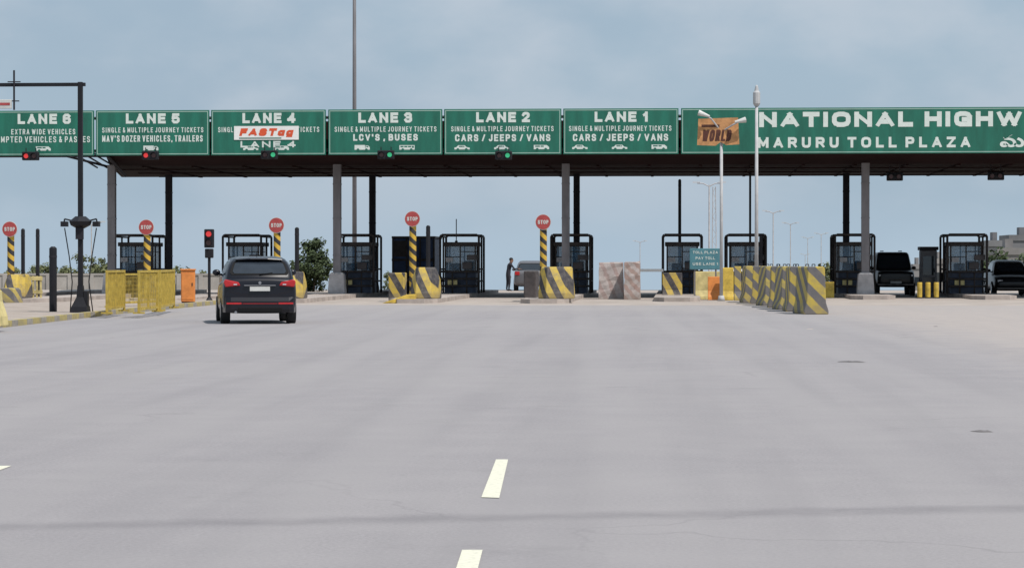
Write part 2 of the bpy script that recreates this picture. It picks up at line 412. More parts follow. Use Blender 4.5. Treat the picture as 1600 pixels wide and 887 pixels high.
# ---------------------------------------------------------------- canopy
cn=thing('toll_canopy','long dark flat toll canopy on steel columns spanning all lanes','canopy',(0,104,0))
def L(v): return Vector((v.x,v.y-104,v.z))
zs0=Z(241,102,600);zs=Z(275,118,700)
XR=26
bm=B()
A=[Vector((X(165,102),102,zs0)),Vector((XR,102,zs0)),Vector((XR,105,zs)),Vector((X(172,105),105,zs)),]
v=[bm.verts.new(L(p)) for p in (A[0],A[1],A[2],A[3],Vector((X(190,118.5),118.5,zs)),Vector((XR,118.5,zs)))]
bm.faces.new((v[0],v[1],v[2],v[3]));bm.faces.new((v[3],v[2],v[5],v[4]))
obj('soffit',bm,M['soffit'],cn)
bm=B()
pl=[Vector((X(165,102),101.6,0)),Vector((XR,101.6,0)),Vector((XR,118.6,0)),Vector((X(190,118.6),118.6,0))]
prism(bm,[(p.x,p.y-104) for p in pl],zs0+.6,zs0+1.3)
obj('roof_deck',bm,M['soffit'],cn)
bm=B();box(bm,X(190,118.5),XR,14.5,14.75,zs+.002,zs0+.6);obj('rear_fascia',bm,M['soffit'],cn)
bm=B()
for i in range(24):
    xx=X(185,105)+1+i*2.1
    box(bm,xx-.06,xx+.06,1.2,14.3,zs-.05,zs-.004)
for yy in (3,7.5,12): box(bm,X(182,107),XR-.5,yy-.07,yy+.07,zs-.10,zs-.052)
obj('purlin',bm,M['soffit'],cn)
bm=B()
zt=Z(174,101,600);zb=zs0+.1
xl=X(-45,101.5)
for yy,zz in ((-2.3,zt-.2),(-2.3,zb+.05),(-1.2,zb-.1)): tube(bm,[(xl,yy,zz),(XR,yy,zz)],.06)
n=26
for i in range(n):
    xa=xl+(-xl+XR)*i/n;xb=xl+(XR-xl)*(i+1)/n
    tube(bm,[(xa,-2.3,zb),(xb,-1.2,zb-.1)],.03);tube(bm,[(xb,-1.2,zb-.1),(xb,-2.3,zb)],.03)
obj('sign_truss',bm,M['darksteel'],cn)
bm=B()
for px in (120,135,150): tube(bm,[L(at(px,243,101.7)),L(at(px+32,262,105))],.035)
tube(bm,[L(at(100,243,101.7)),L(at(175,262,105))],.05);tube(bm,[L(at(168,244,102)),L(at(196,275,106))],.06)
obj('end_brace',bm,M['darksteel'],cn)
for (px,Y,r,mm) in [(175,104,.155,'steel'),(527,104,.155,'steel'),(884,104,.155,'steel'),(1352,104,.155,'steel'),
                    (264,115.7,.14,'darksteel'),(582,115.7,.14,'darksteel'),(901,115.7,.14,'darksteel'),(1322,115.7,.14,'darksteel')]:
    bm=B();x=X(px,Y)
    box(bm,x-r,x+r,Y-104-r,Y-104-r+.03,.15,zs);box(bm,x-r,x+r,Y-104+r-.03,Y-104+r,.15,zs)
    box(bm,x-.015,x+.015,Y-104-r+.031,Y-104+r-.031,.15,zs)
    for zz in (1.7,3.2,4.6): box(bm,x-r-.012,x+r+.012,Y-104-r-.012,Y-104+r+.012,zz,zz+.05)
    c=obj('column',bm,M[mm],cn)
    bm=B()
    s=.34 if Y<110 else .28;h=.95 if Y<110 else .5
    x_,y_=x,Y-104
    loft(bm,[[(x_-a,y_-a,z),(x_+a,y_-a,z),(x_+a,y_+a,z),(x_-a,y_+a,z)] for a,z in ((s,.151),(s,.3),(s*.85,h),(s*.6,h+.08))])
    obj('column_plinth',bm,M['plinth'],c)
# ---------------------------------------------------------------- gantry signs
YB=101.0
zT=Z(171,YB,600);zB=Z(242,YB,600)
def zz(py): return Z(py,YB,600)-zB
def signboard(name,label,p0,p1):
    x0,x1=X(p0,YB),X(p1,YB)
    t=thing(name,label,'sign',((x0+x1)/2,YB,zB))
    hw=(x1-x0)/2
    bm=B();box(bm,-hw,hw,0,.08,0,zT-zB);obj('sign_panel',bm,M['green'],t,bevel=.01)
    bm=B();g=.045;w=.03;h=zT-zB
    box(bm,-hw+g,hw-g,-.004,-.001,g,g+w);box(bm,-hw+g,hw-g,-.004,-.001,h-g-w,h-g)
    box(bm,-hw+g,-hw+g+w,-.004,-.001,g+w,h-g-w);box(bm,hw-g-w,hw-g,-.004,-.001,g+w,h-g-w)
    obj('border',bm,M['border'],t)
    return t,(x0+x1)/2
def icon(t,cx,px,kind):
    bm=B();x=X(px,YB)-cx;z=zz(236);s=.38
    P={'car':[(-1,0),(1,0),(1,.3),(.6,.38),(.35,.7),(-.5,.7),(-.75,.38),(-1,.32)],
       'bus':[(-1,0),(1,0),(1,.75),(-1,.75)],
       'truck':[(-1,.0),(1,0),(1,.42),(.8,.7),(.45,.7),(.45,.3),(.38,.3),(.38,.8),(-1,.8)],
       'van':[(-1,0),(1,0),(1,.35),(.7,.7),(-1,.72)]}[kind]
    bm.faces.new([bm.verts.new((x+a*s*.8,-.005,z+.05+b*s*.62)) for a,b in P])
    i=obj('vehicle_icon',bm,M['white'],t)
    bm=B()
    wins={'car':[(-.4,.1,.42,.6),(.15,.3,.42,.58)],'bus':[(-.85,-.45,.4,.62),(-.35,.05,.4,.62),(.15,.55,.4,.62),(.65,.9,.3,.62)],'truck':[(.55,.8,.42,.6)],'van':[(-.8,-.2,.4,.6),(-.1,.3,.4,.6)]}[kind]
    for a,b_,c_,d_ in wins: box(bm,x+a*s*.8,x+b_*s*.8,-.0075,-.0055,z+.05+c_*s*.62,z+.05+d_*s*.62)
    for a in (-.55,.55): cyl(bm,(x+a*s*.8,-.0055,z+.05),(x+a*s*.8,-.008,z+.05),.055,.055,10)
    obj('icon_window',bm,M['green'],i)
def put(t,cx,s,a,b,y0,y1,mm='white',y=-.006,th=.2,shear=0,gap=.3,name='lettering'):
    x0,x1=X(a,YB)-cx,X(b,YB)-cx
    return textmesh(s,x0,x1,zz(y1),zz(y0),y,M[mm],t,name,th,shear,gap)
SM='SINGLE & MULTIPLE JOURNEY TICKETS'
lanes=[(6,-34,147,28,111,[('EXTRA WIDE VEHICLES',18,118,200,208.5,.16,.55),('EXEMPTED VEHICLES & PASSES',-18,141,211.5,221,.16,.5)],[(68,'van')],'crossed by the black gantry pole'),
 (5,150,327,197,281,[(SM,160,318,198,206,.15,.55),("MAV'S DOZER VEHICLES, TRAILERS",160,317,210.5,220.5,.17,.5)],[(236,'truck')],'for dozers and trailers'),
 (4,330,509,379,462,[(SM,341,499,198,206,.15,.55),('LANE 4',376,462,220,230,.27,.35)],[(392,'car'),(440,'van')],'with a white sticker'),
 (3,513,691,560,644,[(SM,523,682,198,206,.15,.55),("LCV'S , BUSES",552,653,209.5,220,.24,.4)],[(566,'truck'),(636,'bus')],'for light trucks and buses'),
 (2,694,877,744,828,[(SM,705,865,198,206,.15,.55),('CARS / JEEPS / VANS',711,860,210.5,221.5,.22,.4)],[(722,'car'),(784,'car'),(846,'van')],'for cars, jeeps and vans'),
 (1,880,1060,929,1012,[(SM,889,1049,198,206,.15,.55),('CARS / JEEPS / VANS',895,1044,210.5,221.5,.22,.4)],[(906,'car'),(968,'car'),(1030,'van')],'for cars, jeeps and vans')]
for n,p0,p1,a,b,lines,ic,d in lanes:
    t,cx=signboard('lane_sign','green LANE %d sign on the canopy edge %s'%(n,d),p0,p1)
    t['group']='lane signs along the canopy'
    put(t,cx,'LANE %d'%n,a,b,176,192,th=.27,gap=.3)
    for s,xa,xb,y0,y1,bo,gp in lines: put(t,cx,s,xa,xb,y0,y1,th=bo,gap=gp)
    for px,k in ic: icon(t,cx,px,k)
    if n==4:
        bm=B();box(bm,X(366,YB)-cx,X(467,YB)-cx,-.02,-.01,zz(218),zz(196.5));st=obj('sticker',bm,M['stick'],t)
        put(st,cx,'FASTag',374,460,200,212,'red',-.023,.34,.25,gap=.25)
        bm=B();box(bm,X(374,YB)-cx,X(440,YB)-cx,-.024,-.021,zz(216.3),zz(214.6));obj('green_strip',bm,M['green'],st)
t,cx=signboard('plaza_name_sign','large green sign reading NATIONAL HIGHWAY and MARURU TOLL PLAZA on canopy edge',1064,1790)
put(t,cx,'NATIONAL HIGHWAY',1186,1665,177.5,201,th=.31,gap=.24)
put(t,cx,'MARURU TOLL PLAZA',1184,1516,216.5,233,th=.25,gap=.6)
fonttext('\u0c2e\u0c30\u0c42\u0c30\u0c41',X(1562,YB)-cx,X(1680,YB)-cx,zz(233),zz(214),-.006,M['white'],t,bold=.03)
# ---------------------------------------------------------------- hanging signals
def signal(px,py,Y,lit,label,ztop):
    p=at(px,py,Y);t=thing('lane_signal',label,'traffic light',p,0,'signals hanging below the canopy')
    bm=B();box(bm,-.33,.33,-.12,.12,-.17,.17);obj('housing',bm,M['black'],t,bevel=.03)
    for i,s in enumerate((-1,1)):
        bm=B();cyl(bm,(s*.16,-.121,0),(s*.16,-.15,0),.095,.085,14)
        mm='offlens'
        if lit=='r' and s<0: mm='litred'
        if lit=='g' and s>0: mm='litgreen'
        obj('lens',bm,M[mm],t)
        bm=B()
        for a in range(6):
            a0=pi*a/6;a1=pi*(a+1)/6
            bm.faces.new([bm.verts.new(q) for q in ((s*.16+.12*math.cos(a0),-.122,.12*math.sin(a0)),(s*.16+.12*math.cos(a1),-.122,.12*math.sin(a1)),(s*.16+.12*math.cos(a1),-.27,.12*math.sin(a1)),(s*.16+.12*math.cos(a0),-.27,.12*math.sin(a0)))])
        obj('visor',bm,M['black'],t)
    for s in (-.2,.2):
        bm=B();cyl(bm,(s,.05,.165),(s,.05,ztop-p.z),.02);obj('hanger',bm,M['darksteel'],t)
for px,py,l,lab in [(48,244,'r','red lane signal below the LANE 6 sign'),(235,243,'r','red lane signal below the LANE 5 sign'),(421,242,'g','green lane signal below the LANE 4 sign'),
                (603,242,'g','green lane signal below the LANE 3 sign'),(787,243,'g','green lane signal below the LANE 2 sign')]:
    signal(px,py,100.6,l,lab,zB+.3)
signal(1398,276,106,None,'dark lane signal under the canopy above the jeep',zs)
signal(1556,275,106,None,'dark lane signal under the canopy at the right edge',zs)
# ---------------------------------------------------------------- booths
def make_booth(loc,label,rz=0):
    t=thing('toll_booth',label,'toll booth',loc,rz,'toll booths on the islands')
    w,d,h=.66,1.1,2.13
    bm=B();box(bm,-w,w,-d,-d+.05,0,.85);box(bm,-w,w,d-.05,d,0,.85);box(bm,-w,-w+.05,-d+.051,d-.051,0,.85);box(bm,w-.05,w,-d+.051,d-.051,0,.85);obj('lower_wall',bm,M['bblue'],t)
    bm=B();box(bm,-w-.02,w+.02,-d-.02,d+.02,.851,.92);obj('counter',bm,M['booth'],t)
    bm=B()
    for sx in (-1,1):
        for yy in (-d+.04,0,d-.04): box(bm,sx*(w-.03)-.03,sx*(w-.03)+.03,yy-.03,yy+.03,.921,1.96)
    for yy in (-d,d-.05): box(bm,-.025,.025,yy,yy+.05,.921,1.96);box(bm,-w+.061,-.026,yy,yy+.04,1.50,1.53);box(bm,.026,w-.061,yy,yy+.04,1.72,1.75)
    obj('window_frame',bm,M['frame'],t)
    for a,b in ((-w+.062,-.027),(.027,w-.062)):
        bm=B();box(bm,a,b,-d+.045,-d+.05,.922,1.958);obj('front_window',bm,M['glassb'],t)
        bm=B();box(bm,a,b,d-.07,d-.065,.922,1.958);obj('rear_window',bm,M['glassc'],t)
    for sx in (-1,1):
        for a,b in ((-d+.085,-.045),(.045,d-.085)):
            bm=B();box(bm,sx*(w-.03)-.003,sx*(w-.03)+.003,a,b,.922,1.958);obj('side_window',bm,M['glassc'],t)
    bm=B();box(bm,-w-.06,w+.06,-d-.12,d+.12,1.961,h);obj('roof',bm,M['frame'],t,bevel=.02)
    bm=B();g=.81;top=2.43
    for yy in (-d-.35,d+.2):
        tube(bm,[(-g,yy,0),(-g,yy,top-.07),(-g+.07,yy,top),(g-.07,yy,top),(g,yy,top-.07),(g,yy,0)],.048)
    for s in (-1,1):
        for z_ in (.5,1.0,top-.07): tube(bm,[(s*g,-d-.35,z_),(s*g,d+.2,z_)],.035)
        tube(bm,[(s*.4,-d-.35,top),(s*.4,d+.2,top)],.03)
        tube(bm,[(s*g,0,0),(s*g,0,top-.05)],.04)
    for z_ in (.3,.6,.9): tube(bm,[(-g,-d-.35,z_),(g,-d-.35,z_)],.045)
    for s in (-.3,.3): tube(bm,[(s,-d-.35,0),(s,-d-.35,.9)],.035)
    obj('crash_frame',bm,M['frame'],t,smooth=True)
    bm=B();box(bm,.1,.5,-d-.2,-d-.01,1.0,1.3);obj('equipment_box',bm,M['booth'],t,bevel=.01)
    bm=B();box(bm,-.6,-.3,-d-.15,-d-.01,1.3,1.48);obj('meter_box',bm,M['plinth'],t,bevel=.01)
    bm=B();box(bm,-.45,0,-.6,-.5,.95,1.25);box(bm,-.28,-.18,-.6,-.5,.921,.949);obj('monitor',bm,M['trim'],t)
    bm=B();box(bm,.1,.5,-.1,.1,.2,1.35);box(bm,.15,.5,-.1,.5,.1,.19);obj('chair',bm,M['trim'],t,bevel=.03)
    bm=B();box(bm,.3,.75,-d-.3,-d-.16,1.38,1.6);obj('display_panel',bm,M['booth'],t,bevel=.01)
    bm=B();box(bm,-.5,-.1,-d-.30,-d-.27,.35,.6);obj('notice_plate',bm,M['palewy'],t)
    return t
bl=[(216,'toll booth behind the yellow mesh fence, left of the red traffic light'),(384,'toll booth directly behind the roof of the dark car'),
 (558,'toll booth between the tree and the blue truck'),(721,'toll booth right of the blue truck, thin aerial on its roof'),
 (893,'toll booth behind the column beside the middle striped stop pole'),(1066,'toll booth left of the teal direction sign'),
 (1165,'toll booth behind the slim lamp post and barrier row'),(1333,'toll booth left of the jeep, hiding two columns'),(1507,'toll booth between the jeep and the far right black car')]
b0=make_booth((X(bl[0][0],107.5),108,.15),bl[0][1])
for px,lab in bl[1:]:
    dup(b0,(X(px,107.5),108,.15),0,lab)
bm=B();x=X(713,108);cyl(bm,(x,108,2.2),(x,108,Z(342,108)),.02);cyl(bm,(x,108,2.281),(x,108,2.35),.06)
tag(obj('roof_aerial',bm,M['darksteel']),'thin dark aerial standing on a booth roof right of the blue truck','aerial')
# ---------------------------------------------------------------- nose blocks and stop signs
def nose(k,label,dx,w,h,w2=.8):
    t=thing('crash_block',label,'crash barrier',(-PIT*k+dx,90,.15),0,'striped crash blocks at the island noses')
    bm=B()
    rings=[]
    for a,z,yo in ((1,0,0),(1,.2,0),(.94,h*.6,.15),(w2,h-.06,.35),(w2-.06,h,.4)):
        rings.append([(p[0]*a,p[1]*(a if p[1]>0 else 1)+(yo if p[1]<0 else 0),z) for p in ((-w,.9),(-w,-.25),(-w*.55,-.75),(w*.55,-.75),(w,-.25),(w,.9))])
    loft(bm,rings);obj('block',bm,M['nose'],t,bevel=.03)
    return t
stops=[(1,849,347,'stop sign on a striped pole nearest the middle of the plaza'),(2,645,342,'stop sign on a striped pole in front of the blue truck'),
 (3,433,352,'stop sign on a striped pole just right of the dark car'),(4,230,355,'stop sign on a striped pole above the yellow mesh fence'),(5,17,358,'stop sign on a striped pole at the far left edge')]
nd={1:('striped crash block under the middle stop sign, right of the person',.38,.62,1.12,.88),2:('striped crash block in front of the blue truck',.36,.50,1.1,.7),3:('striped crash block hidden mostly behind the dark car',.22,.45,.95,.8),
            4:('striped crash block behind the yellow mesh fence',0,.5,.8,.8),5:('striped crash block at the far left edge',-.45,.4,.85,.8)}
for k,px,py,lab in stops:
    nose(k,*nd[k])
    yp=90.6 if k>2 else 91.2
    x=X(px,yp);ztop=Z(py,yp,px)
    t=thing('stop_sign',lab,'stop sign',(x,yp,.151),0,'stop signs on striped poles')
    hp=ztop-.151
    bm=B();cyl(bm,(0,0,0),(0,0,hp-.16),.125,.125,16);obj('pole',bm,M['pole'],t,smooth=False)
    bm=B();cyl(bm,(0,-.16,hp),(0,-.13,hp),.28,.28,24);obj('sign_rim',bm,M['plate'],t)
    bm=B();cyl(bm,(0,-.164,hp),(0,-.1605,hp),.265,.265,24);fc=obj('sign_face',bm,M['signred'],t)
    textmesh('STOP',-.19,.19,hp-.07,hp+.07,-.168,M['plate'],fc,th=.22)
    bm=B();cyl(bm,(0,-.06,hp-.35),(0,-.06,hp+.1),.03);box(bm,-.05,.05,-.13,-.05,hp-.1,hp);obj('bracket',bm,M['darksteel'],t)
bm=B();x=X(628,90);prism(bm,[(x-.55,.001),(x+.6,.001),(x+.6,.32),(x+.3,.30)],88.6,89.2,'y')
tag(obj('kerb_ramp',bm,M['yellow'],bevel=.02),'low yellow kerb ramp at the foot of the striped block before the blue truck','kerb')
bm=B();x=X(622,93);box(bm,x-.3,x+.28,92.5,93.4,.001,1.05);tag(obj('barrier_block',bm,M['nose'],bevel=.04),'yellow and black block at left foot of the blue truck','barrier')
bm=B();x=X(829,93);box(bm,x-.22,x+.22,92.5,94.4,.001,1.12);tag(obj('barrier_block',bm,M['booth'],bevel=.04),'dark brown block against the left side of the middle striped crash block','barrier')
bm=B();x=X(676,93);box(bm,x-.16,x+.16,92.3,93.2,.151,.95);tag(obj('bollard_block',bm,M['plinth'],bevel=.04),'pale concrete stub right of the striped block before the truck','bollard')
# ---------------------------------------------------------------- sensor posts
def post(px,ytop,ybase,r,label,Y=None):
    if Y is None: p=gr(px,ybase);z0=0.0
    else: p=Vector((X(px,Y),Y,0));z0=.151
    zt=Z(ytop,p.y,px)
    t=thing('sensor_post',label,'post',(p.x,p.y,z0),0,'black posts beside the lanes')
    bm=B();cyl(bm,(0,0,.0),(0,0,zt-z0-.04),r,r,12);cyl(bm,(0,0,zt-z0-.04),(0,0,zt-z0),r*.9,r*.5,12);obj('shaft',bm,M['black'],t)
    bm=B();cyl(bm,(0,0,0),(0,0,.04),r*1.8,r*1.8,12);obj('base_plate',bm,M['darksteel'],t)
    bm=B();cyl(bm,(0,0,zt-z0-.3),(0,0,zt-z0-.24),r*1.06,r*1.06,12);obj('collar',bm,M['darksteel'],t)
post(83,385,493,.10,'thick black post standing nearest the camera on the left island')
post(36,357,0,.07,'black post right of the far left stop sign',92)
post(59,357,0,.07,'black post between the far left stop sign and the thick near post',94)
post(464,355,0,.08,'black post right of the dark car, before the tree',95)
post(669,352,0,.08,'black post right of the stop sign before the blue truck',95)
post(1062,280,0,.07,'tall black post rising from the booth left of the teal sign',112)
post(1172,262,0,.05,'tall thin black post rising behind the slim lamp post',113)
post(1189,366,0,.07,'short black post right of the slim lamp post',104)
# ---------------------------------------------------------------- camera gantry pole (left)
g=gr(126,488,.11);t=thing('camera_gantry','tall black pole with long side arm on the left island','gantry pole',g)
zz1=Z(132,g.y,126)-.11
def LX(px): return X(px,g.y)-g.x
def LZ(py): return Z(py,g.y,126)-.11
bm=B();box(bm,-.06,.06,-.06,.06,0,zz1+.06);obj('pole',bm,M['black'],t,bevel=.01)
bm=B();box(bm,LX(-60),-.065,-.05,.05,zz1-.05,zz1+.04);box(bm,.065,.13,-.05,.05,zz1-.05,zz1+.04);obj('arm',bm,M['black'],t)
bm=B();cyl(bm,(LX(24),-.1,LZ(172)),(LX(24),-.1,LZ(110)),.025);cyl(bm,(LX(14),-.1,LZ(128)),(LX(34),-.1,LZ(128)),.015);cyl(bm,(LX(10),-.1,LZ(158)),(LX(32),-.1,LZ(158)),.015);obj('antenna_mast',bm,M['darksteel'],t)
bm=B();box(bm,LX(-20),LX(21),-.2,-.12,LZ(170),LZ(156));pn=obj('reader_panel',bm,M['plate'],t,bevel=.01)
bm=B();box(bm,LX(-18),LX(19),-.206,-.201,LZ(165),LZ(161));obj('red_stripe',bm,M['signred'],pn)
bm=B();loft(bm,[[(a*math.cos(i*pi/6),a*math.sin(i*pi/6),z) for i in range(12)] for a,z in ((.1,LZ(357)),(.26,LZ(352)),(.3,LZ(346)),(.14,LZ(338)))]);obj('equipment_drum',bm,M['black'],t)
for s in (-1,1):
    bm=B();tube(bm,[(0,0,LZ(348)),(s*.42,0,LZ(342)),(s*.44,0,LZ(350))],.02);box(bm,s*.42-.08,s*.42+.08,-.12,.1,LZ(354),LZ(346));obj('floodlight',bm,M['black'],t)
    bm=B();tube(bm,[(s*.42,0,LZ(356)),(s*.3,0,LZ(400)),(s*.22,0,LZ(440)),(s*.3,.1,0)],.015);obj('stay_cable',bm,M['black'],t)
bm=B();loft(bm,[[(-a,-a,z),(a,-a,z),(a,a,z),(-a,a,z)] for a,z in ((.22,0),(.2,.15),(.09,.4),(.07,.7))]);box(bm,.1,.2,-.1,.1,.1,.55);obj('base',bm,M['black'],t)
bm=B();box(bm,-.1,.1,-.14,-.062,1.9,2.2);obj('control_box',bm,M['darksteel'],t)
# ---------------------------------------------------------------- yellow mesh fences
def fence(a,b,h,label,z0=.11):
    a=Vector(a);b=Vector(b);d=(b-a);Ln=d.length;ang=math.atan2(d.y,d.x)
    t=thing('mesh_fence',label,'fence',(a.x,a.y,z0),ang,'yellow mesh fence panels')
    bm=B()
    for x in (0,Ln): box(bm,x-.035,x+.035,-.03,.03,0,h)
    for z in (.12,h-.03): box(bm,.036,Ln-.036,-.02,.02,z-.03,z+.03)
    if Ln>1.2: box(bm,Ln/2-.02,Ln/2+.02,-.02,.02,.151,h-.061)
    obj('frame',bm,M['mesh'],t)
    bm=B();n=max(4,int(Ln/.11))
    for i in range(1,n):
        x=i*Ln/n;cyl(bm,(x,0,.14),(x,0,h-.05),.009,.009,4)
    for i in range(1,int(h/.12)):
        z=.14+i*.12
        if z<h-.06: cyl(bm,(.03,.012,z),(Ln-.03,.012,z),.007,.007,4)
    obj('wire_mesh',bm,M['mesh'],t)
    for x in (0,Ln):
        bm=B();box(bm,x-.08,x+.08,-.14,.14,0.001,.04);obj('foot',bm,M['mesh'],t)
fence(gr(167,490,.11),gr(194,486,.11),1.1,'short yellow mesh fence panel left of the other mesh panels')
fence(gr(217,490,.11),gr(246,487,.11),1.1,'yellow mesh fence panel in the middle of the left island')
fence(gr(250,486,.11),gr(272,481,.11),1.1,'yellow mesh fence panel nearest the orange cabinet')
fence(gr(172,480,.11),gr(262,476,.11),.98,'long yellow mesh fence panel behind the shorter ones')
# left edge guard rails and barriers
t=thing('guard_rail','pale yellow guard rail at the far left behind the posts','guard rail',(X(22,91),91,0))
for i in range(8):
    bm=B();box(bm,i*.14-.03,i*.14+.03,-.03,.03,.0,.93);obj('post',bm,M['palewy'],t)
for a_,b_ in ((.3,.42),(.78,.92)):
    bm=B();box(bm,-.05,1.05,-.05,-.031,a_,b_);obj('rail',bm,M['palewy'],t)
bm=B();x=X(8,86);loft(bm,[[(-a,-.5,z),(a,-.5,z),(a,.5,z),(-a,.5,z)] for a,z in ((.5,0),(.48,.15),(.42,.5),(.38,.55))])
tag(obj('concrete_barrier',bm,M['jersey2'],loc=(x,86,.001),bevel=.03),'low worn striped barrier before the far left stop sign','barrier')
g=gr(4,510,.11);bm=B();loft(bm,[[(-a,-.6,z),(a,-.6,z),(a,.6,z),(-a,.6,z)] for a,z in ((.22,0),(.2,.2),(.1,.5),(.08,.72))])
o=obj('concrete_barrier',bm,M['palewy'],loc=g-Vector((.25,0,0)),bevel=.02);tag(o,'pale yellow concrete barrier at the lower left kerb edge','barrier')
# orange cabinets
def cabinet(px,ybase,ytop,w,label,z0=0):
    g=gr(px,ybase,z0);h=Z(ytop,g.y,px)-z0
    t=thing('cabinet',label,'cabinet',g,0.1,'orange cabinets')
    bm=B();box(bm,-w/2,w/2,-.15,.15,.04,h-.05);obj('body',bm,M['orange'],t,bevel=.02)
    bm=B();box(bm,-w/2-.02,w/2+.02,-.18,.18,h-.049,h);obj('cap',bm,M['orange'],t,bevel=.01)
    bm=B();box(bm,-w/2+.03,w/2-.03,-.165,-.152,.12,h-.15);dr=obj('door',bm,M['orange'],t,bevel=.004)
    bm=B();box(bm,w/2-.09,w/2-.06,-.18,-.166,h*.5,h*.5+.1);obj('handle',bm,M['darksteel'],dr)
    bm=B();box(bm,-w/2+.02,w/2-.02,-.13,.13,0.001,.039);obj('base',bm,M['darksteel'],t)
cabinet(294,473,420,.44,'orange cabinet on the left island near the traffic light',.11)
cabinet(1074,462,418,.42,'orange cabinet in front of the booth beside the teal sign')
# traffic light pole
g=gr(327,469,.11);t=thing('traffic_light','black traffic light on a pole showing red, left of the dark car','traffic light',g)
def TZ(py): return Z(py,g.y,327)-.11
bm=B();cyl(bm,(0,0,0),(0,0,TZ(402)),.05);cyl(bm,(0,0,0),(0,0,.1),.12,.06);obj('pole',bm,M['black'],t)
bm=B();box(bm,-.16,.16,-.12,.12,TZ(387),TZ(358));obj('housing',bm,M['black'],t,bevel=.03)
bm=B();box(bm,-.14,.14,-.1,.1,TZ(403),TZ(388.5));obj('lower_housing',bm,M['black'],t,bevel=.03)
for i,(py,mm) in enumerate(((365.5,'litred'),(379,'offlens'))):
    bm=B();cyl(bm,(0,-.121,TZ(py)),(0,-.14,TZ(py)),.10,.09,14);obj('lens',bm,M[mm],t)
    bm=B()
    for a in range(6):
        a0=pi*a/6;a1=pi*(a+1)/6
        bm.faces.new([bm.verts.new(q) for q in ((.12*math.cos(a0),-.122,TZ(py)+.12*math.sin(a0)),(.12*math.cos(a1),-.122,TZ(py)+.12*math.sin(a1)),(.12*math.cos(a1),-.25,TZ(py)+.12*math.sin(a1)),(.12*math.cos(a0),-.25,TZ(py)+.12*math.sin(a0)))])
    obj('visor',bm,M['black'],t)
# ---------------------------------------------------------------- right barrier row
def jersey_mesh():
    bm=B();P=[(-.34,0),(.34,0),(.34,.1),(.27,.32),(.235,1.25),(.2,1.3),(-.2,1.3),(-.235,1.25),(-.27,.32),(-.34,.1)]
    prism(bm,P,-.95,.95,'y');return bm
jl=[(1174,473,.04,'jersey2'),(1190,475,-.06,'jersey'),(1204,478,.09,'jersey2'),(1218,481,-.02,'jersey'),(1231,484,.07,'jersey2'),(1246,487,.02,'jersey'),(1269,491,.12,'jersey')]
words=['seventh','sixth','fifth','fourth','third','second','first']
for (px,py,rz,mm),w in zip(jl,words):
    g=gr(px,py);g.y+=.95;g.x=X(px,g.y-.95)
    t=thing('concrete_barrier','yellow and grey striped concrete barrier, %s from the right in its row'%w,'barrier',g,rz,'striped concrete barriers in a row')
    bm=jersey_mesh();obj('block',bm,M[mm],t,bevel=.025)
    for s in (-.5,.5):
        bm=B();tube(bm,[(-.04,s,1.29),(-.04,s,1.36),(.04,s,1.36),(.04,s,1.29)],.012,6)
        obj('lifting_loop',bm,M['darksteel'],t)
# median cluster
def lowbar(px0,px1,Y,ytop,mm,label):
    x0,x1=X(px0,Y),X(px1,Y);h=Z(ytop,Y,px0)
    bm=B();loft(bm,[[(-(x1-x0)/2,-a,z),((x1-x0)/2,-a,z),((x1-x0)/2,a,z),(-(x1-x0)/2,a,z)] for a,z in ((.3,0),(.28,.12),(.17,.35),(.12,h))])
    o=obj('low_barrier',bm,M[mm],loc=((x0+x1)/2,Y,.001),bevel=.02);tag(o,label,'barrier')
lowbar(1035,1066,101,426,'nose','low yellow barrier left of the right orange cabinet')
lowbar(1084,1128,99,424,'palewy','pale low barrier under the teal direction sign')
lowbar(1129,1146,97,418,'yellow','narrow yellow barrier right of the teal direction sign')
lowbar(1147,1158,96,416,'jersey','narrow striped barrier left of the slim lamp post')
lowbar(1272,1303,104,440,'yellow','low yellow wall between the barrier row and the booth')
lowbar(1106,1126,97.5,432,'orange','small orange barrier below the teal direction sign')
for i,(px,w_) in enumerate(((1437,'left'),(1450,'middle'),(1463,'right'))):
    Y=103;x=X(px,Y);t=thing('bollard','yellow bollard right of the jeep, %s one of three'%w_,'bollard',(x,Y,.001),0,'yellow bollards right of the jeep')
    bm=B();cyl(bm,(0,0,.03),(0,0,Z(441,Y,px)),.10,.10,12);obj('post',bm,M['yellow'],t,bevel=.02)
    bm=B();cyl(bm,(0,0,0),(0,0,.03),.16,.16,12);obj('base',bm,M['darksteel'],t)
# teal sign
Y=98;t=thing('direction_sign','teal direction sign with white lines of lettering on two legs','sign',(X(1102,Y),Y,0))
w=(X(1127,Y)-X(1078,Y))/2;z1=Z(388,Y,1100);z0=Z(421,Y,1100)
bm=B();box(bm,-w,w,-.02,.02,z0,z1);pn=obj('sign_panel',bm,M['teal'],t,bevel=.02)
for i,(s,a) in enumerate((('TOLL PLAZA',.8),('PAY TOLL',.62),('USE LANE 1',.8))):
    zc=z1-.15-i*.22;textmesh(s,-w*a,w*a,zc-.05,zc+.05,-.024,M['white'],pn,th=.18)
for s in (-.4,.4):
    bm=B();box(bm,s-.03,s+.03,.021,.08,0,z1-.1)
    obj('leg',bm,M['steel'],t)
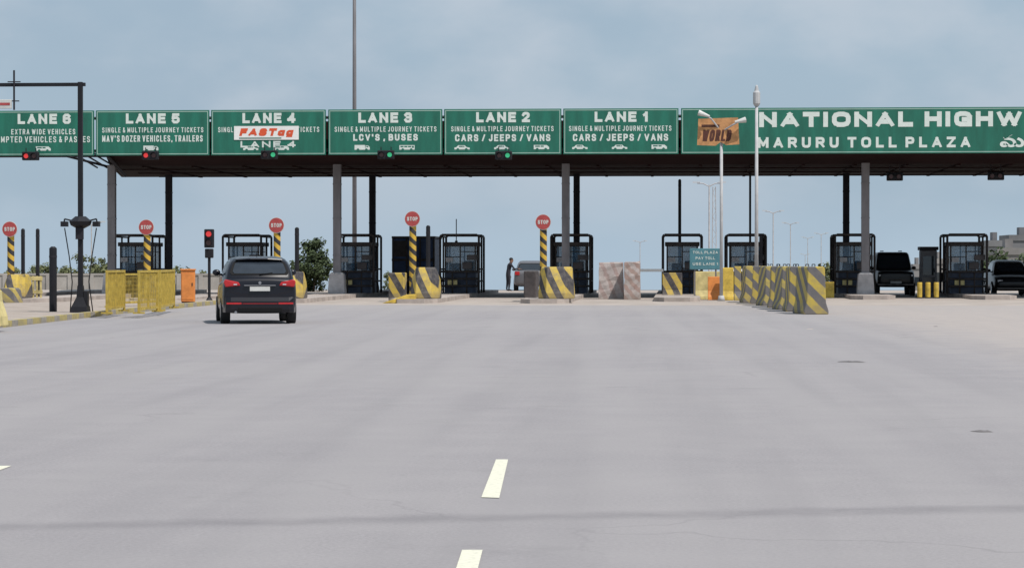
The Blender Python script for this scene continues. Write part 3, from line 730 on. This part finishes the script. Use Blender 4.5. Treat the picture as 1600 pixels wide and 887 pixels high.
# pale blocks
for i,(a,b,Yn,mm,lab,d,yt) in enumerate(((935,974,100,'paleblock','whitish worn concrete block left of its faded reddish twin',.5,410),(975,1000,98.8,'pink','faded reddish patterned block right of the whitish one',.8,409))):
    x0,x1=X(a,Yn),X(b,Yn);h=Z(yt,Yn,950);bm=B();hw=(x1-x0)/2
    rnd=random.Random(i)
    rings=[]
    for j in range(9):
        z=h*j/8;r=[]
        for (px_,py_) in ((-1,-1),(-.33,-1),(.33,-1),(1,-1),(1,-.3),(1,.3),(1,1),(.33,1),(-.33,1),(-1,1),(-1,.3),(-1,-.3)):
            k_=1-.05*j/8
            r.append((px_*hw*k_+rnd.uniform(-.015,.015),py_*d*k_+rnd.uniform(-.02,.02),z+(rnd.uniform(-.05,.02) if j==8 else 0)))
        rings.append(r)
    loft(bm,rings)
    o=obj('concrete_block',bm,M[mm],loc=((x0+x1)/2,Yn+d,.001),bevel=.012);tag(o,lab,'block')
# boom barriers
Y=104;t=thing('boom_barrier','white boom barrier lowered left of the teal sign booth','boom barrier',(X(1042,Y),Y,.0))
bm=B();box(bm,-.14,.14,-.18,.18,0,1.0);obj('cabinet',bm,M['orange'],t,bevel=.03)
bm=B();box(bm,X(985,Y)-X(1042,Y),-.141,-.03,.03,Z(424.5,Y,1000),Z(420,Y,1000));obj('arm',bm,M['stick'],t)
Y=101;t=thing('boom_barrier','white boom barrier lowered across the lane right of the teal sign','boom barrier',(X(1130,Y),Y,.0))
bm=B();box(bm,-.14,.14,-.18,.18,0,.95);obj('cabinet',bm,M['yellow'],t,bevel=.03)
bm=B();box(bm,.141,X(1180,Y)-X(1130,Y),-.03,.03,Z(424,Y,1000),Z(420,Y,1000));obj('arm',bm,M['stick'],t)
# slim lamp post and billboard post
Y=93;t=thing('lamp_post','slim pale grey lamp post crossing the big green sign','lamp post',(X(1182,Y),Y,0))
def PZ(py): return Z(py,Y,1182)
bm=B();cyl(bm,(0,0,0),(0,0,PZ(163)),.075,.055,12);cyl(bm,(0,0,0),(0,0,.3),.12,.08,12);obj('pole',bm,M['pole_grey'],t,smooth=True)
bm=B();loft(bm,[[(a*math.cos(i*pi/5),a*math.sin(i*pi/5),z) for i in range(10)] for a,z in ((.08,PZ(166)),(.13,PZ(162)),(.13,PZ(145)),(.08,PZ(142)),(.05,PZ(135)),(.02,PZ(133)))]);obj('lamp_head',bm,M['pole_grey'],t)
Y=95;xc=X(1127,Y);t=thing('billboard_post','grey post carrying a tan board and two white floodlights','billboard',(xc,Y,0))
def PZ(py): return Z(py,Y,1127)
def PX(px): return X(px,Y)-xc
bm=B();cyl(bm,(0,0,0),(0,0,PZ(205)),.065,.055,12);cyl(bm,(0,0,0),(0,0,.2),.15,.1,12);obj('post',bm,M['pole_grey'],t,smooth=True)
bm=B();bm.faces.new([bm.verts.new((PX(a),-.1,PZ(b))) for a,b in ((1091,186),(1153,184),(1155,226),(1134,227),(1126,222),(1118,228),(1089,227))]);
r=bmesh.ops.extrude_face_region(bm,geom=bm.faces[:]);bmesh.ops.translate(bm,verts=[v for v in r['geom'] if isinstance(v,bmesh.types.BMVert)],vec=(0,.03,0))
pn=obj('board',bm,M['brown'],t)
textmesh('WORLD',PX(1096),PX(1144),PZ(221),PZ(203),-.104,M['darkred'],pn,th=.2,shear=.15)
bm=B();box(bm,PX(1096),PX(1124),-.103,-.101,PZ(199),PZ(195));obj('red_band',bm,M['darkred'],pn)
for s,a,b in ((-1,1100,180),(1,1156,190)):
    bm=B();tube(bm,[(0,0,PZ(206)),(PX(a)*.6,-.25,PZ(b+6)),(PX(a),-.3,PZ(b))],.03);ar=obj('lamp_arm',bm,M['pole_grey'],t)
    bm=B();c=Vector((PX(a),-.35,PZ(b)));d=Vector((s*-.22,-.05,-.08 if s<0 else -.05))
    cyl(bm,c+d*.9,c-d*.9,.04,.11,10);obj('floodlight',bm,M['plate'],ar)
# ---------------------------------------------------------------- masts, lamps in the distance
Y=136;x=X(554,Y);t=thing('high_mast','very tall slender mast rising behind the LANE 3 sign','mast',(x,Y,gz(Y)))
bm=B();cyl(bm,(0,0,0),(0,0,24),.13,.07,12);obj('pole',bm,M['steel'],t,smooth=True)
bm=B();cyl(bm,(0,0,23.5),(0,0,23.7),.6,.6,16)
for i in range(6):
    a=i*pi/3;box(bm,.55*math.cos(a)-.2,.55*math.cos(a)+.2,.55*math.sin(a)-.2,.55*math.sin(a)+.2,23.3,23.55)
obj('lamp_ring',bm,M['lampclear'],t)
def streetlamp(px,ytop,Y,label,r=.08,double=True):
    z=gz(Y);zt=Z(ytop,Y,px);t=thing('street_lamp',label,'street lamp',(X(px,Y),Y,z),0,'street lamps beyond the plaza')
    bm=B();cyl(bm,(0,0,0),(0,0,zt-z),r,r*.6,8);obj('pole',bm,M['plinth'],t)
    for s in ((-1,1) if double else (1,)):
        bm=B();tube(bm,[(0,0,zt-z-.1),(s*.4,0,zt-z+.1),(s*.8,0,zt-z+.12)],r*.5);obj('arm',bm,M['plinth'],t)
        bm=B();box(bm,.6 if s>0 else -1.1,1.1 if s>0 else -.6,-.12,.12,zt-z+.13,zt-z+.24);obj('lamp_head',bm,M['lampclear'],t)
streetlamp(1108,289,170,'largest street lamp beyond the plaza, left of the tan board post',.07)
streetlamp(1208,332,260,'street lamp beyond the plaza just right of the slim lamp post')
streetlamp(1235,350,330,'second distant street lamp right of the slim lamp post')
streetlamp(1283,366,400,'small distant street lamp left of the jeep side booth')
streetlamp(1262,372,450,'smallest distant street lamp between two others')
streetlamp(1000,378,380,'distant street lamp above the worn concrete blocks')
streetlamp(143,350,200,'distant street lamp right of the black gantry pole',.06,False)
streetlamp(1258,398,560,'tiny distant street lamp just above the barrier row')
t=thing('lattice_mast','thin lattice mast beyond the plaza behind the teal sign','mast',(X(1116,190),190,gz(190)))
zt=Z(292,190,1117)-gz(190)
for a,b in ((-.2,-.2),(.2,-.2),(.2,.2),(-.2,.2)):
    bm=B();cyl(bm,(a,b,0),(a*.5,b*.5,zt),.03,.03,5);obj('leg',bm,M['plinth'],t)
bm=B();n=20
for i in range(n):
    z0=zt*i/n;z1=zt*(i+1)/n;s=1 if i%2 else -1;k0=1-.5*i/n;k1=1-.5*(i+1)/n
    for yy in (-.2,.2): cyl(bm,(-s*.2*k0,yy*k0,z0),(s*.2*k1,yy*k1,z1),.02,.02,4)
obj('bracing',bm,M['plinth'],t)
# ---------------------------------------------------------------- foliage
def tree(name,label,cat,x,y,z,h,rad,crown0,nclump,nleaf,leaf,mm='leaf',group=None):
    t=thing(name,label,cat,(x,y,z),0,group);rnd=random.Random(int(x*10+y))
    bm=B();cyl(bm,(0,0,0),(.1,0,h*.45),.05*h*.5,.03*h*.5,8)
    cl=[]
    for i in range(nclump):
        a=rnd.random()*2*pi;r=rad*math.sqrt(rnd.random())*.85;u=rnd.random()
        zc=crown0*h+(1-crown0)*h*u;k=math.sqrt(max(.05,1-((u-.4)/.65)**2))
        c=Vector((r*k*math.cos(a),r*k*math.sin(a),zc));cl.append((c,rad*(.2+.2*rnd.random())))
        if i<12: cyl(bm,(.1,0,h*.4),c*.85+Vector((0,0,h*.05)),.03,.012,5)
    obj('trunk',bm,M['bark'],t)
    bm=B()
    for c,cr in cl:
        for j in range(nleaf):
            d=Vector((rnd.gauss(0,1),rnd.gauss(0,1),rnd.gauss(0,.8)));d.normalize();p=c+d*cr*(.4+.75*rnd.random())
            nrm=(d+Vector((rnd.uniform(-1,1),rnd.uniform(-1,1),rnd.uniform(-.5,1)))).normalized()
            u=nrm.orthogonal().normalized();w=nrm.cross(u);s=leaf*(.6+.8*rnd.random())
            bm.faces.new([bm.verts.new(p+q) for q in (u*s,w*s*.6,-u*s,-w*s*.6)])
    obj('crown',bm,M[mm],t);return t
x=X(490,125);tree('tree','bushy dark green tree behind the columns right of the dark car','tree',x,125,0,Z(378,125,487),1.0,.05,70,70,.075)
x=X(468,127);tree('shrub','small shrub at left foot of the bushy dark tree','shrub',x,127,0,1.7,.7,.0,26,70,.065)
shr=[(100,412,150),(128,402,152),(154,400,150),(75,415,155),(168,412,148),(20,420,150),(48,414,154),(285,420,150),(318,424,150)]
nm=['first','second','third','fourth','fifth','sixth','seventh','eighth','ninth']
for i,(px,yt,Y) in enumerate(sorted(shr)):
    z=gz(Y);tree('shrub','dry green bush behind the boundary wall, %s from the left edge'%nm[i],'shrub',X(px,Y),Y,z,Z(yt,Y,px)-z,.9,.05,18,60,.08,'leaf2','bushes behind the left wall')
x=X(608,150);tree('shrub','low shrub seen left of the blue truck','shrub',x,150,gz(150),Z(425,150,600)-gz(150),.5,.0,12,50,.06,'leaf2')
# boundary wall
bm=B();Y=141;z=gz(Y);x0=X(-60,Y);x1=X(348,Y)
box(bm,x0,x1,Y,Y+.2,z,Z(430,Y,100));box(bm,x0,x1,Y-.04,Y+.24,Z(430,Y,100)+.002,Z(427,Y,100))
n=12
for i in range(n+1):
    xx=x0+(x1-x0)*i/n;box(bm,xx-.12,xx+.12,Y-.06,Y-.002,z,Z(430,Y,100)-.002)
tag(obj('boundary_wall',bm,M['wall']),'long pale boundary wall behind the left lanes','wall')
# far right buildings
def building(px0,px1,ytop,Y,st,label,col):
    z=gz(Y);x0=X(px0,Y);x1=X(px1,Y);zt=Z(ytop,Y,px0)-z
    m=mat('plaster_'+str(px0),col,.9,0,.25,.3)
    t=thing('building',label,'building',((x0+x1)/2,Y,z),0,'far buildings at the right');w=(x1-x0)/2
    bm=B();box(bm,-w,w,0,8,0,zt);wl=obj('wall',bm,m,t)
    bm=B()
    for a in ((-w-.1,w+.1,-.1,.1),(-w-.1,w+.1,7.9,8.1),(-w-.1,-w+.1,.101,7.899),(w-.1,w+.1,.101,7.899)): box(bm,*a,zt+.002,zt+.6)
    box(bm,-w*.4,w*.1,2,4,zt+.002,zt+1.4);obj('parapet',bm,m,t)
    nf=max(2,int(w*2/2.2))
    for s in range(st):
        for i in range(nf):
            xx=-w+(i+.5)*2*w/nf;zc=zt-1.6-s*3
            bm=B();box(bm,xx-.45,xx+.45,-.02,-.003,zc-.5,zc+.6);obj('window',bm,M['glass'],t)
building(1546,1575,385,250,2,'far grey building at the right edge, left of the taller one',(.19,.19,.20))
building(1578,1640,376,265,3,'taller far building at the extreme right edge',(.17,.17,.18))
building(1560,1610,398,225,2,'low pale building in front of the two far ones at right',(.25,.235,.23))
building(1462,1482,412,300,2,'small pale far building just left of the far right booth',(.3,.28,.27))
building(1428,1446,420,320,2,'small far building right of the jeep roof',(.26,.25,.25))
tree('tree','far tree between the right booth and the buildings','tree',X(1556,215),215,gz(215),Z(396,215,1550)-gz(215),1.8,.3,20,60,.16)
tree('tree','far tree at the extreme right above the black car','tree',X(1598,210),210,gz(210),Z(400,210,1590)-gz(210),1.8,.3,20,60,.16)
tree('tree','far low tree left of the jeep','tree',X(1290,300),300,gz(300),Z(418,300,1290)-gz(300),2.2,.3,20,60,.2,'leaf2')
# grey cabin right of jeep
Y=110;t=thing('equipment_cabin','grey narrow equipment cabin between the jeep and the right booth','cabin',(X(1450,Y),Y,.0))
bm=B();box(bm,-.34,.34,-.4,.4,0.001,1.95);obj('body',bm,M['steel'],t,bevel=.03)
bm=B();box(bm,-.4,.4,-.48,.48,1.951,2.1);obj('roof',bm,M['darksteel'],t,bevel=.02)
bm=B();box(bm,-.25,.25,-.42,-.402,.9,1.7);obj('window',bm,M['glass'],t)
bm=B();box(bm,-.25,.25,-.42,-.402,.15,.8);obj('door_panel',bm,M['cargrey'],t)
# ---------------------------------------------------------------- vehicles
def interp(tab,z):
    for a,b in zip(tab,tab[1:]):
        if z<=b[0]:
            k=(z-a[0])/(b[0]-a[0]);return [a[i]+(b[i]-a[i])*k for i in range(1,len(a))]
    return list(tab[-1][1:])
def make_car(label,loc,rz,paint,st,gh,axles,rw,cat='car',name='car',rg='glass',cr=.12,lo_=.10):
    t=thing(name,label,cat,loc,rz)
    bm=B();rings=[]
    for (y,hw,zb,zs_) in st:
        m_=(zb+zs_)/2
        half=[(0,zb),(.6*hw,zb),(.92*hw,zb+.02),(.995*hw,zb+.12),(hw,m_),(.985*hw,zs_-.12),(.95*hw,zs_-.03),(.82*hw,zs_),(.4*hw,zs_+.02),(0,zs_+.025)]
        r=[(a,y,z) for a,z in half]+[(-a,y,z) for a,z in half[-2:0:-1]]
        rings.append(r)
    loft(bm,rings);body=obj('body',bm,paint,t,subd=2)
    bm=B();rings=[]
    for (z,y0,y1,hw) in gh:
        c=cr
        rings.append([(hw-c,y0,z),(hw-c*.3,y0+c*.3,z),(hw,y0+c,z),(hw,y1-c*1.5,z),(hw-c*.3,y1-c*.5,z),(hw-c,y1,z),(-hw+c,y1,z),(-hw+c*.3,y1-c*.5,z),(-hw,y1-c*1.5,z),(-hw,y0+c,z),(-hw+c*.3,y0+c*.3,z),(-hw+c,y0,z)])
    loft(bm,rings);obj('roof',bm,paint,t,smooth=True,bevel=.01)
    z0=gh[0][0]+lo_;z1=gh[-3][0]-.02
    for nm_,idx,sg in (('rear_window',0,-1),('windscreen',1,1)):
        for lay,(mm,ins,zi,of) in enumerate((('trim',cr*.6,0,.010),(rg if idx==0 else 'glass',cr,.035,.018))):
            bm=B();rows=[]
            for i in range(7):
                f=i/6
                z=z0+zi+(z1-z0-2*zi)*f;g_=interp(gh,z);y=g_[idx]+sg*of;hw=g_[2]-ins-(.05 if i in (0,6) else 0)
                rows.append([bm.verts.new((x_*hw,y,z)) for x_ in (-1,-.5,0,.5,1)])
            for a,b in zip(rows,rows[1:]):
                for i in range(4): bm.faces.new((a[i],a[i+1],b[i+1],b[i]))
            if lay==0: ow=obj('window_seal',bm,M[mm],t)
            else: obj(nm_,bm,M[mm],t,smooth=True)
    for s in (-1,1):
        ya=interp(gh,z0);yb=interp(gh,z1)
        for (f0,f1) in ((0,.5),(.53,1)):
            bm=B();P=[]
            for z,g_ in ((z0,ya),(z1,yb)):
                lo=g_[0]+.3;hi=g_[1]-.35;P.append([(s*(g_[2]+.012),lo+(hi-lo)*f,z) for f in (f0,f1)])
            bm.faces.new([bm.verts.new(q) for q in (P[0][0],P[0][1],P[1][1],P[1][0])]);obj('side_window',bm,M['glass'],t)
        bm=B();y_=ya[1]-.55;x_=s*(ya[2]+.13);sph(bm,(x_,y_,z0+.05),.1,1,.6,.75,10);cyl(bm,(s*ya[2],y_,z0),(x_,y_,z0+.02),.025);obj('mirror',bm,paint,t,smooth=True)
    hwm=max(s_[1] for s_ in st)
    for y_ in axles:
        for s in (-1,1):
            bm=B();cyl(bm,(s*(hwm-.21),y_,rw),(s*(hwm+.005),y_,rw),rw,rw,24);w_=obj('wheel',bm,M['tyre'],t,bevel=.02)
            bm=B();cyl(bm,(s*(hwm-.02),y_,rw),(s*(hwm+.012),y_,rw),rw*.62,rw*.58,16);obj('rim',bm,M['rim'],w_)
    return t
sedan=[(.0,.70,.40,.80),(.05,.80,.30,.97),(.18,.84,.25,1.04),(.5,.86,.22,1.04),(1.2,.86,.2,1.0),(2.2,.86,.2,.97),(3.0,.85,.2,.94),(3.6,.83,.22,.84),(3.9,.78,.28,.7),(4.0,.66,.36,.6)]
sgh=[(.93,.28,3.15,.78),(1.1,.40,2.9,.74),(1.42,.72,2.35,.63),(1.51,.95,2.1,.55),(1.54,1.2,1.9,.38)]
hatch=[(.0,.74,.32,.88),(.04,.81,.27,1.02),(.14,.85,.24,1.06),(.5,.86,.23,1.05),(1.2,.86,.22,1.02),(2.2,.86,.22,.99),(3.0,.85,.22,.95),(3.6,.83,.24,.84),(3.85,.78,.3,.7),(3.95,.66,.38,.6)]
hgh=[(.93,.07,3.1,.80),(1.08,.12,2.92,.775),(1.22,.20,2.72,.745),(1.34,.29,2.5,.705),(1.42,.38,2.32,.665),(1.485,.50,2.15,.61),(1.525,.68,1.98,.54),(1.55,1.0,1.8,.42)]
g=gr(406,506)
car=make_car('dark navy hatchback seen from behind driving toward the LANE 4 booths',g,math.radians(12.5),M['navy'],hatch,hgh,(.72,3.2),.30,rg='rearglass',cr=.14,lo_=.19)
bm=B();loft(bm,[[(-.54,y_,z_),(-.2,y_-.03,z_+.02),(.2,y_-.03,z_+.02),(.54,y_,z_),(.52,y_+.3,z_+.03),(-.52,y_+.3,z_+.03)] for y_,z_ in ((.33,1.455),(.35,1.485))]);obj('roof_spoiler',bm,M['navy'],car,bevel=.008)
for s in (-1,1):
    bm=B();prism(bm,[(s*.44,.875),(s*.78,.84),(s*.825,.95),(s*.79,1.02),(s*.48,.955)],-.035,.22,'y')
    l=obj('tail_light',bm,M['tail'],car,bevel=.022)
    bm=B();box(bm,min(s*.52,s*.60),max(s*.52,s*.60),-.045,-.036,.89,.915);obj('reverse_lens',bm,M['lampclear'],l,bevel=.008)
    bm=B();box(bm,min(s*.42,s*.76),max(s*.42,s*.76),-.072,-.02,.45,.49);obj('reflector',bm,M['tail'],car,bevel=.004)
bm=B();box(bm,-.23,.23,-.04,.06,.75,.85);pl_=obj('number_plate',bm,M['plate'],car,bevel=.005)
bm=B();box(bm,-.36,.36,-.045,.05,.872,.886);obj('chrome_strip',bm,M['rim'],car,bevel=.004)
bm=B();loft(bm,[[(-.78,-.0,z),(-.66,-y_,z),(.66,-y_,z),(.78,0,z),(.84,.25,z),(-.84,.25,z)] for y_,z in ((.02,.26),(.06,.34),(.065,.52),(.02,.62))]);obj('rear_bumper',bm,M['navy'],car,bevel=.02)
bm=B();box(bm,-.5,.5,-.075,-.05,.27,.38);obj('lower_trim',bm,M['trim'],car,bevel=.01)
bm=B();box(bm,-.40,.40,-.071,-.066,.462,.474);obj('red_trim',bm,M['tail'],car)
bm=B();cyl(bm,(0,-.05,.94),(0,-.01,.94),.035,.035,14);obj('badge',bm,M['rim'],car)
bm=B();cyl(bm,(0,.12,1.13),(.3,.15,1.17),.010,.007,6);obj('wiper',bm,M['trim'],car)
bm=B();cyl(bm,(0,1.35,1.54),(0,1.2,1.66),.01,.006,6);obj('aerial',bm,M['carblack'],car)
bm=B();cyl(bm,(-.55,-.05,.27),(-.55,.1,.27),.03,.03,10);obj('exhaust',bm,M['rim'],car)
def front(car,z,hw,y,zb=.45):
    for s in (-1,1):
        bm=B();box(bm,min(s*hw,s*(hw-.24)),max(s*hw,s*(hw-.24)),y-.1,y+.02,z-.05,z+.07);obj('headlight',bm,M['lampclear'],car,bevel=.03)
    bm=B();box(bm,-hw+.32,hw-.32,y-.1,y+.015,z-.09,z+.08);obj('grille',bm,M['black'],car,bevel=.01)
    bm=B();box(bm,-.24,.24,y,y+.045,zb-.05,zb+.05);obj('number_plate',bm,M['plate'],car)
    bm=B();box(bm,-hw-.02,hw+.02,y-.12,y+.03,zb-.14,zb-.061);obj('front_bumper',bm,M['cargrey'],car,bevel=.02)
Y=130;c2=make_car('grey car seen from behind beside the standing person',(X(829,Y),Y,0),.05,M['carwhite'],sedan,sgh,(.75,3.25),.31)
for s in (-1,1):
    bm=B();box(bm,s*.68-.12,s*.68+.12,-.01,.2,.8,.98);obj('tail_light',bm,M['tail'],c2,bevel=.01)
bm=B();box(bm,-.26,.26,-.03,.06,.74,.86);obj('number_plate',bm,M['plate'],c2)
suv=[(.0,.74,.45,1.1),(.08,.82,.4,1.15),(.4,.85,.36,1.15),(1.5,.86,.35,1.12),(2.6,.86,.35,1.12),(3.2,.84,.36,1.10),(3.7,.82,.38,1.06),(3.85,.78,.42,1.0),(3.9,.72,.48,.94)]
ugh=[(1.05,.05,2.75,.80),(1.3,.1,2.6,.78),(1.78,.18,2.32,.70),(1.87,.3,2.2,.64),(1.89,.5,2.0,.5)]
Y=111;jp=make_car('black jeep facing the camera between the two right booths',(X(1400,Y),Y+3.9,0),pi,M['carblack'],suv,ugh,(.8,3.15),.37,'jeep','jeep')
front(jp,.86,.74,3.86,zb=.58)
for s in (-.4,.4):
    bm=B();tube(bm,[(s,.4,1.93),(s,2.0,1.93)],.02);obj('roof_rail',bm,M['darksteel'],jp)
Y=111;c3=make_car('black car facing the camera at the far right edge',(X(1584,Y),Y+4,0),pi,M['carblack'],sedan,sgh,(.75,3.25),.31)
front(c3,.62,.68,3.93,zb=.42)
# truck
Y=114;t=thing('truck','dark truck with blue rear seen from behind in the LANE 3 lane','truck',(X(646,Y),Y,0))
zt=Z(369,Y,646)
bm=B();box(bm,-.92,.92,0,3.4,.95,zt-.1);obj('cargo_box',bm,M['tarp'],t,bevel=.03)
bm=B()
for s in (-.92,-.3,.3,.92): box(bm,s-.04,s+.04,-.05,-.002,.8,zt-.1)
for z_ in (.8,1.5): box(bm,-.97,.97,-.09,-.052,z_,z_+.1)
box(bm,-.97,.97,-.09,3.45,zt-.098,zt);box(bm,-.9,-.32,-.03,-.001,1.7,zt-.2);obj('rear_frame',bm,M['frame'],t)
bm=B();box(bm,-.8,.8,3.5,5.0,.6,2.1);obj('cab',bm,M['tarp'],t,bevel=.12)
bm=B();box(bm,-.45,-.35,.05,5,.6,.949);box(bm,.35,.45,.05,5,.6,.949);box(bm,-.85,.85,-.1,.049,.5,.62);obj('chassis',bm,M['black'],t)
for y_ in (.9,4.3):
    for s in (-1,1):
        bm=B();cyl(bm,(s*.55,y_,.4),(s*.88,y_,.4),.4,.4,20);w_=obj('wheel',bm,M['tyre'],t,bevel=.03)
        bm=B();cyl(bm,(s*.87,y_,.4),(s*.9,y_,.4),.2,.2,14);obj('rim',bm,M['rim'],w_)
for s in (-1,1):
    bm=B();box(bm,s*.7-.1,s*.7+.1,-.13,-.101,.52,.6);obj('tail_light',bm,M['tail'],t)
# ---------------------------------------------------------------- person
def person(loc,rz,label):
    V=[];E=[];Rr=[]
    def a(p,r,par=None):
        V.append(p);Rr.append(r)
        if par is not None: E.append((par,len(V)-1))
        return len(V)-1
    pel=a((0,0,.92),(.15,.11));ab=a((0,.03,1.08),(.135,.10),pel);ch=a((0,.09,1.27),(.165,.115),ab);nk=a((0,.14,1.41),(.065,.06),ch)
    hd=a((0,.17,1.50),(.075,.09),nk);ht=a((0,.18,1.60),(.075,.09),hd);a((0,.17,1.66),(.045,.05),ht)
    a((0,.265,1.525),(.016,.018),hd)
    for s in (-1,1):
        a((s*.082,.165,1.53),(.012,.02),hd)
        hp=a((s*.10,0,.86),(.1,.1),pel);kn=a((s*.12,.04 if s>0 else .0,.48),(.065,.065),hp);an=a((s*.13,.0 if s>0 else -.04,.09),(.042,.042),kn)
        a((s*.14,.15 if s>0 else .11,.035),(.04,.03),an)
        sh=a((s*.19,.09,1.34),(.06,.06),ch)
        if s>0: el=a((.27,.25,1.12),(.042,.042),sh);wr=a((.26,.46,1.12),(.028,.024),el);pm=a((.26,.54,1.12),(.038,.018),wr);d=Vector((0,1,-.05))
        else: el=a((-.25,.06,1.06),(.042,.042),sh);wr=a((-.26,.16,.84),(.028,.024),el);pm=a((-.26,.18,.76),(.02,.038),wr);d=Vector((0,.2,-1))
        b=Vector(V[pm])
        for i in range(4):
            o=(i-1.5)*.021;sd=Vector((o,0,0)) if s>0 else Vector((0,o,0))
            l=(.06,.075,.07,.05)[i];q=a(tuple(b+sd+d*.045),(.009,.009),pm);a(tuple(b+sd+d*(.045+l)+Vector((0,0,-.015 if s>0 else 0))),(.008,.008),q)
        q=a(tuple(b+(Vector((-.045,.02,0)) if s>0 else Vector((0,.045,-.02)))),(.01,.01),pm);a(tuple(b+(Vector((-.055,.05,0)) if s>0 else Vector((0,.055,-.05)))),(.008,.008),q)
    me=bpy.data.meshes.new('body');me.from_pydata(V,E,[]);o=bpy.data.objects.new('body',me);C.objects.link(o)
    sk=o.modifiers.new('s','SKIN');sk.use_smooth_shade=True
    for i,r in enumerate(Rr): me.skin_vertices[0].data[i].radius=r;me.skin_vertices[0].data[i].use_root=(i==0)
    sb=o.modifiers.new('u','SUBSURF');sb.levels=2
    dg=bpy.context.evaluated_depsgraph_get();dg.update()
    m2=bpy.data.meshes.new_from_object(o.evaluated_get(dg));bpy.data.objects.remove(o)
    for k in ('skin','cloth_d','cloth_t','black'): m2.materials.append(M[k])
    for p in m2.polygons:
        c=p.center
        i=0
        if c.z<.08: i=3
        elif c.z<.93 and abs(c.x)<.22: i=2
        elif c.z<1.42 and not (c.y>.44 or (c.x<-.2 and c.z<.86)): i=1
        p.material_index=i
    t=thing('person',label,'person',loc,rz)
    r=bpy.data.objects.new('body',m2);C.objects.link(r);r.parent=t
    bm=B();sph(bm,(0,.155,1.60),.098,.95,1.08,.92,14)
    bmesh.ops.delete(bm,geom=[v for v in bm.verts if v.co.z<1.56 and v.co.y>.12],context='VERTS')
    obj('hair',bm,M['hair'],t,smooth=True)
Y=128;person((X(794,Y),Y,0),-math.radians(70),'person in dark clothes standing beside the grey car, reaching toward it')
# ---------------------------------------------------------------- debris
def patch(px,py,w,d,label,mm):
    g=gr(px,py,.0);bm=B();rnd=random.Random(px)
    n=14;top=[];bot=[]
    for i in range(n):
        a=2*pi*i/n;k=.7+.5*rnd.random();bot.append((w*k*math.cos(a),d*k*math.sin(a),.001));top.append((w*k*.6*math.cos(a),d*k*.6*math.sin(a),.006+.005*rnd.random()))
    loft(bm,[bot,top]);o=obj('debris',bm,M[mm],loc=g);tag(o,label,'debris')
M['scrap']=mat('dusty_scrap',(.13,.12,.12),.9,0,.4,8)
patch(1330,565,.2,.28,'thin dark scrap lying on the road at right','scrap')
patch(1535,674,.09,.12,'small dark scrap on the road near the right edge','scrap')
patch(1265,514,.08,.1,'tiny pale stone on the road below the barrier row','concrete')
patch(1462,510,.05,.1,'tiny brownish scrap on the road below the right booth','scrap')
# ---------------------------------------------------------------- light, sky, camera
s=Vector((.40,-.34,.85)).normalized()
el=math.asin(s.z);az=math.atan2(s.x,s.y)
sun=bpy.data.lights.new('sun','SUN');sun.energy=4.2;sun.angle=math.radians(.5);sun.color=(1,.95,.89)
so=bpy.data.objects.new('sun',sun);C.objects.link(so);so.rotation_euler=(-s).to_track_quat('-Z','Y').to_euler()
w=bpy.data.worlds.new('World');bpy.context.scene.world=w;w.use_nodes=True;nt=w.node_tree
bg=nt.nodes['Background'];sk=nt.nodes.new('ShaderNodeTexSky');sk.sky_type='NISHITA';sk.sun_disc=False
sk.sun_elevation=el;sk.sun_rotation=az;sk.dust_density=2.0;sk.air_density=1.0
tc=nt.nodes.new('ShaderNodeTexCoord');D=tc.outputs['Generated']
c1=noise_n(nt,D,10,7,.5,1,1,1.8);c2_=noise_n(nt,D,4,4,.5,1,1,2.5)
cl=maprange(nt,c1,.40,.66,0,1,True)
sp=nt.nodes.new('ShaderNodeSeparateXYZ');nt.links.new(D,sp.inputs[0])
base=mixc(nt,.88,sk.outputs[0],(3.85,5.05,6.2,1))
base=mixc(nt,maprange(nt,sp.outputs[2],0,.035,.7,0,True),base,(4.6,5.8,6.9,1))
cl=M1(nt,'MULTIPLY',cl,maprange(nt,sp.outputs[2],0.0,.05,.2,.78,True))
colr=mixc(nt,maprange(nt,c2_,.40,.62,0,.35,True),base,(3.3,4.3,5.4,1))
colr=mixc(nt,cl,colr,(5.2,5.9,6.7,1))
nt.links.new(colr,bg.inputs['Color']);bg.inputs['Strength'].default_value=.1
cam=bpy.data.cameras.new('camera');co=bpy.data.objects.new('camera',cam);C.objects.link(co)
cam.sensor_width=36;cam.lens=36*F/1600;cam.clip_start=.1;cam.clip_end=9000
co.location=(0,0,H);co.rotation_euler=(pi/2-PITCH,0,TH)
bpy.context.scene.camera=co
vs=bpy.context.scene.view_settings;vs.view_transform='Standard';vs.look='None';vs.exposure=0
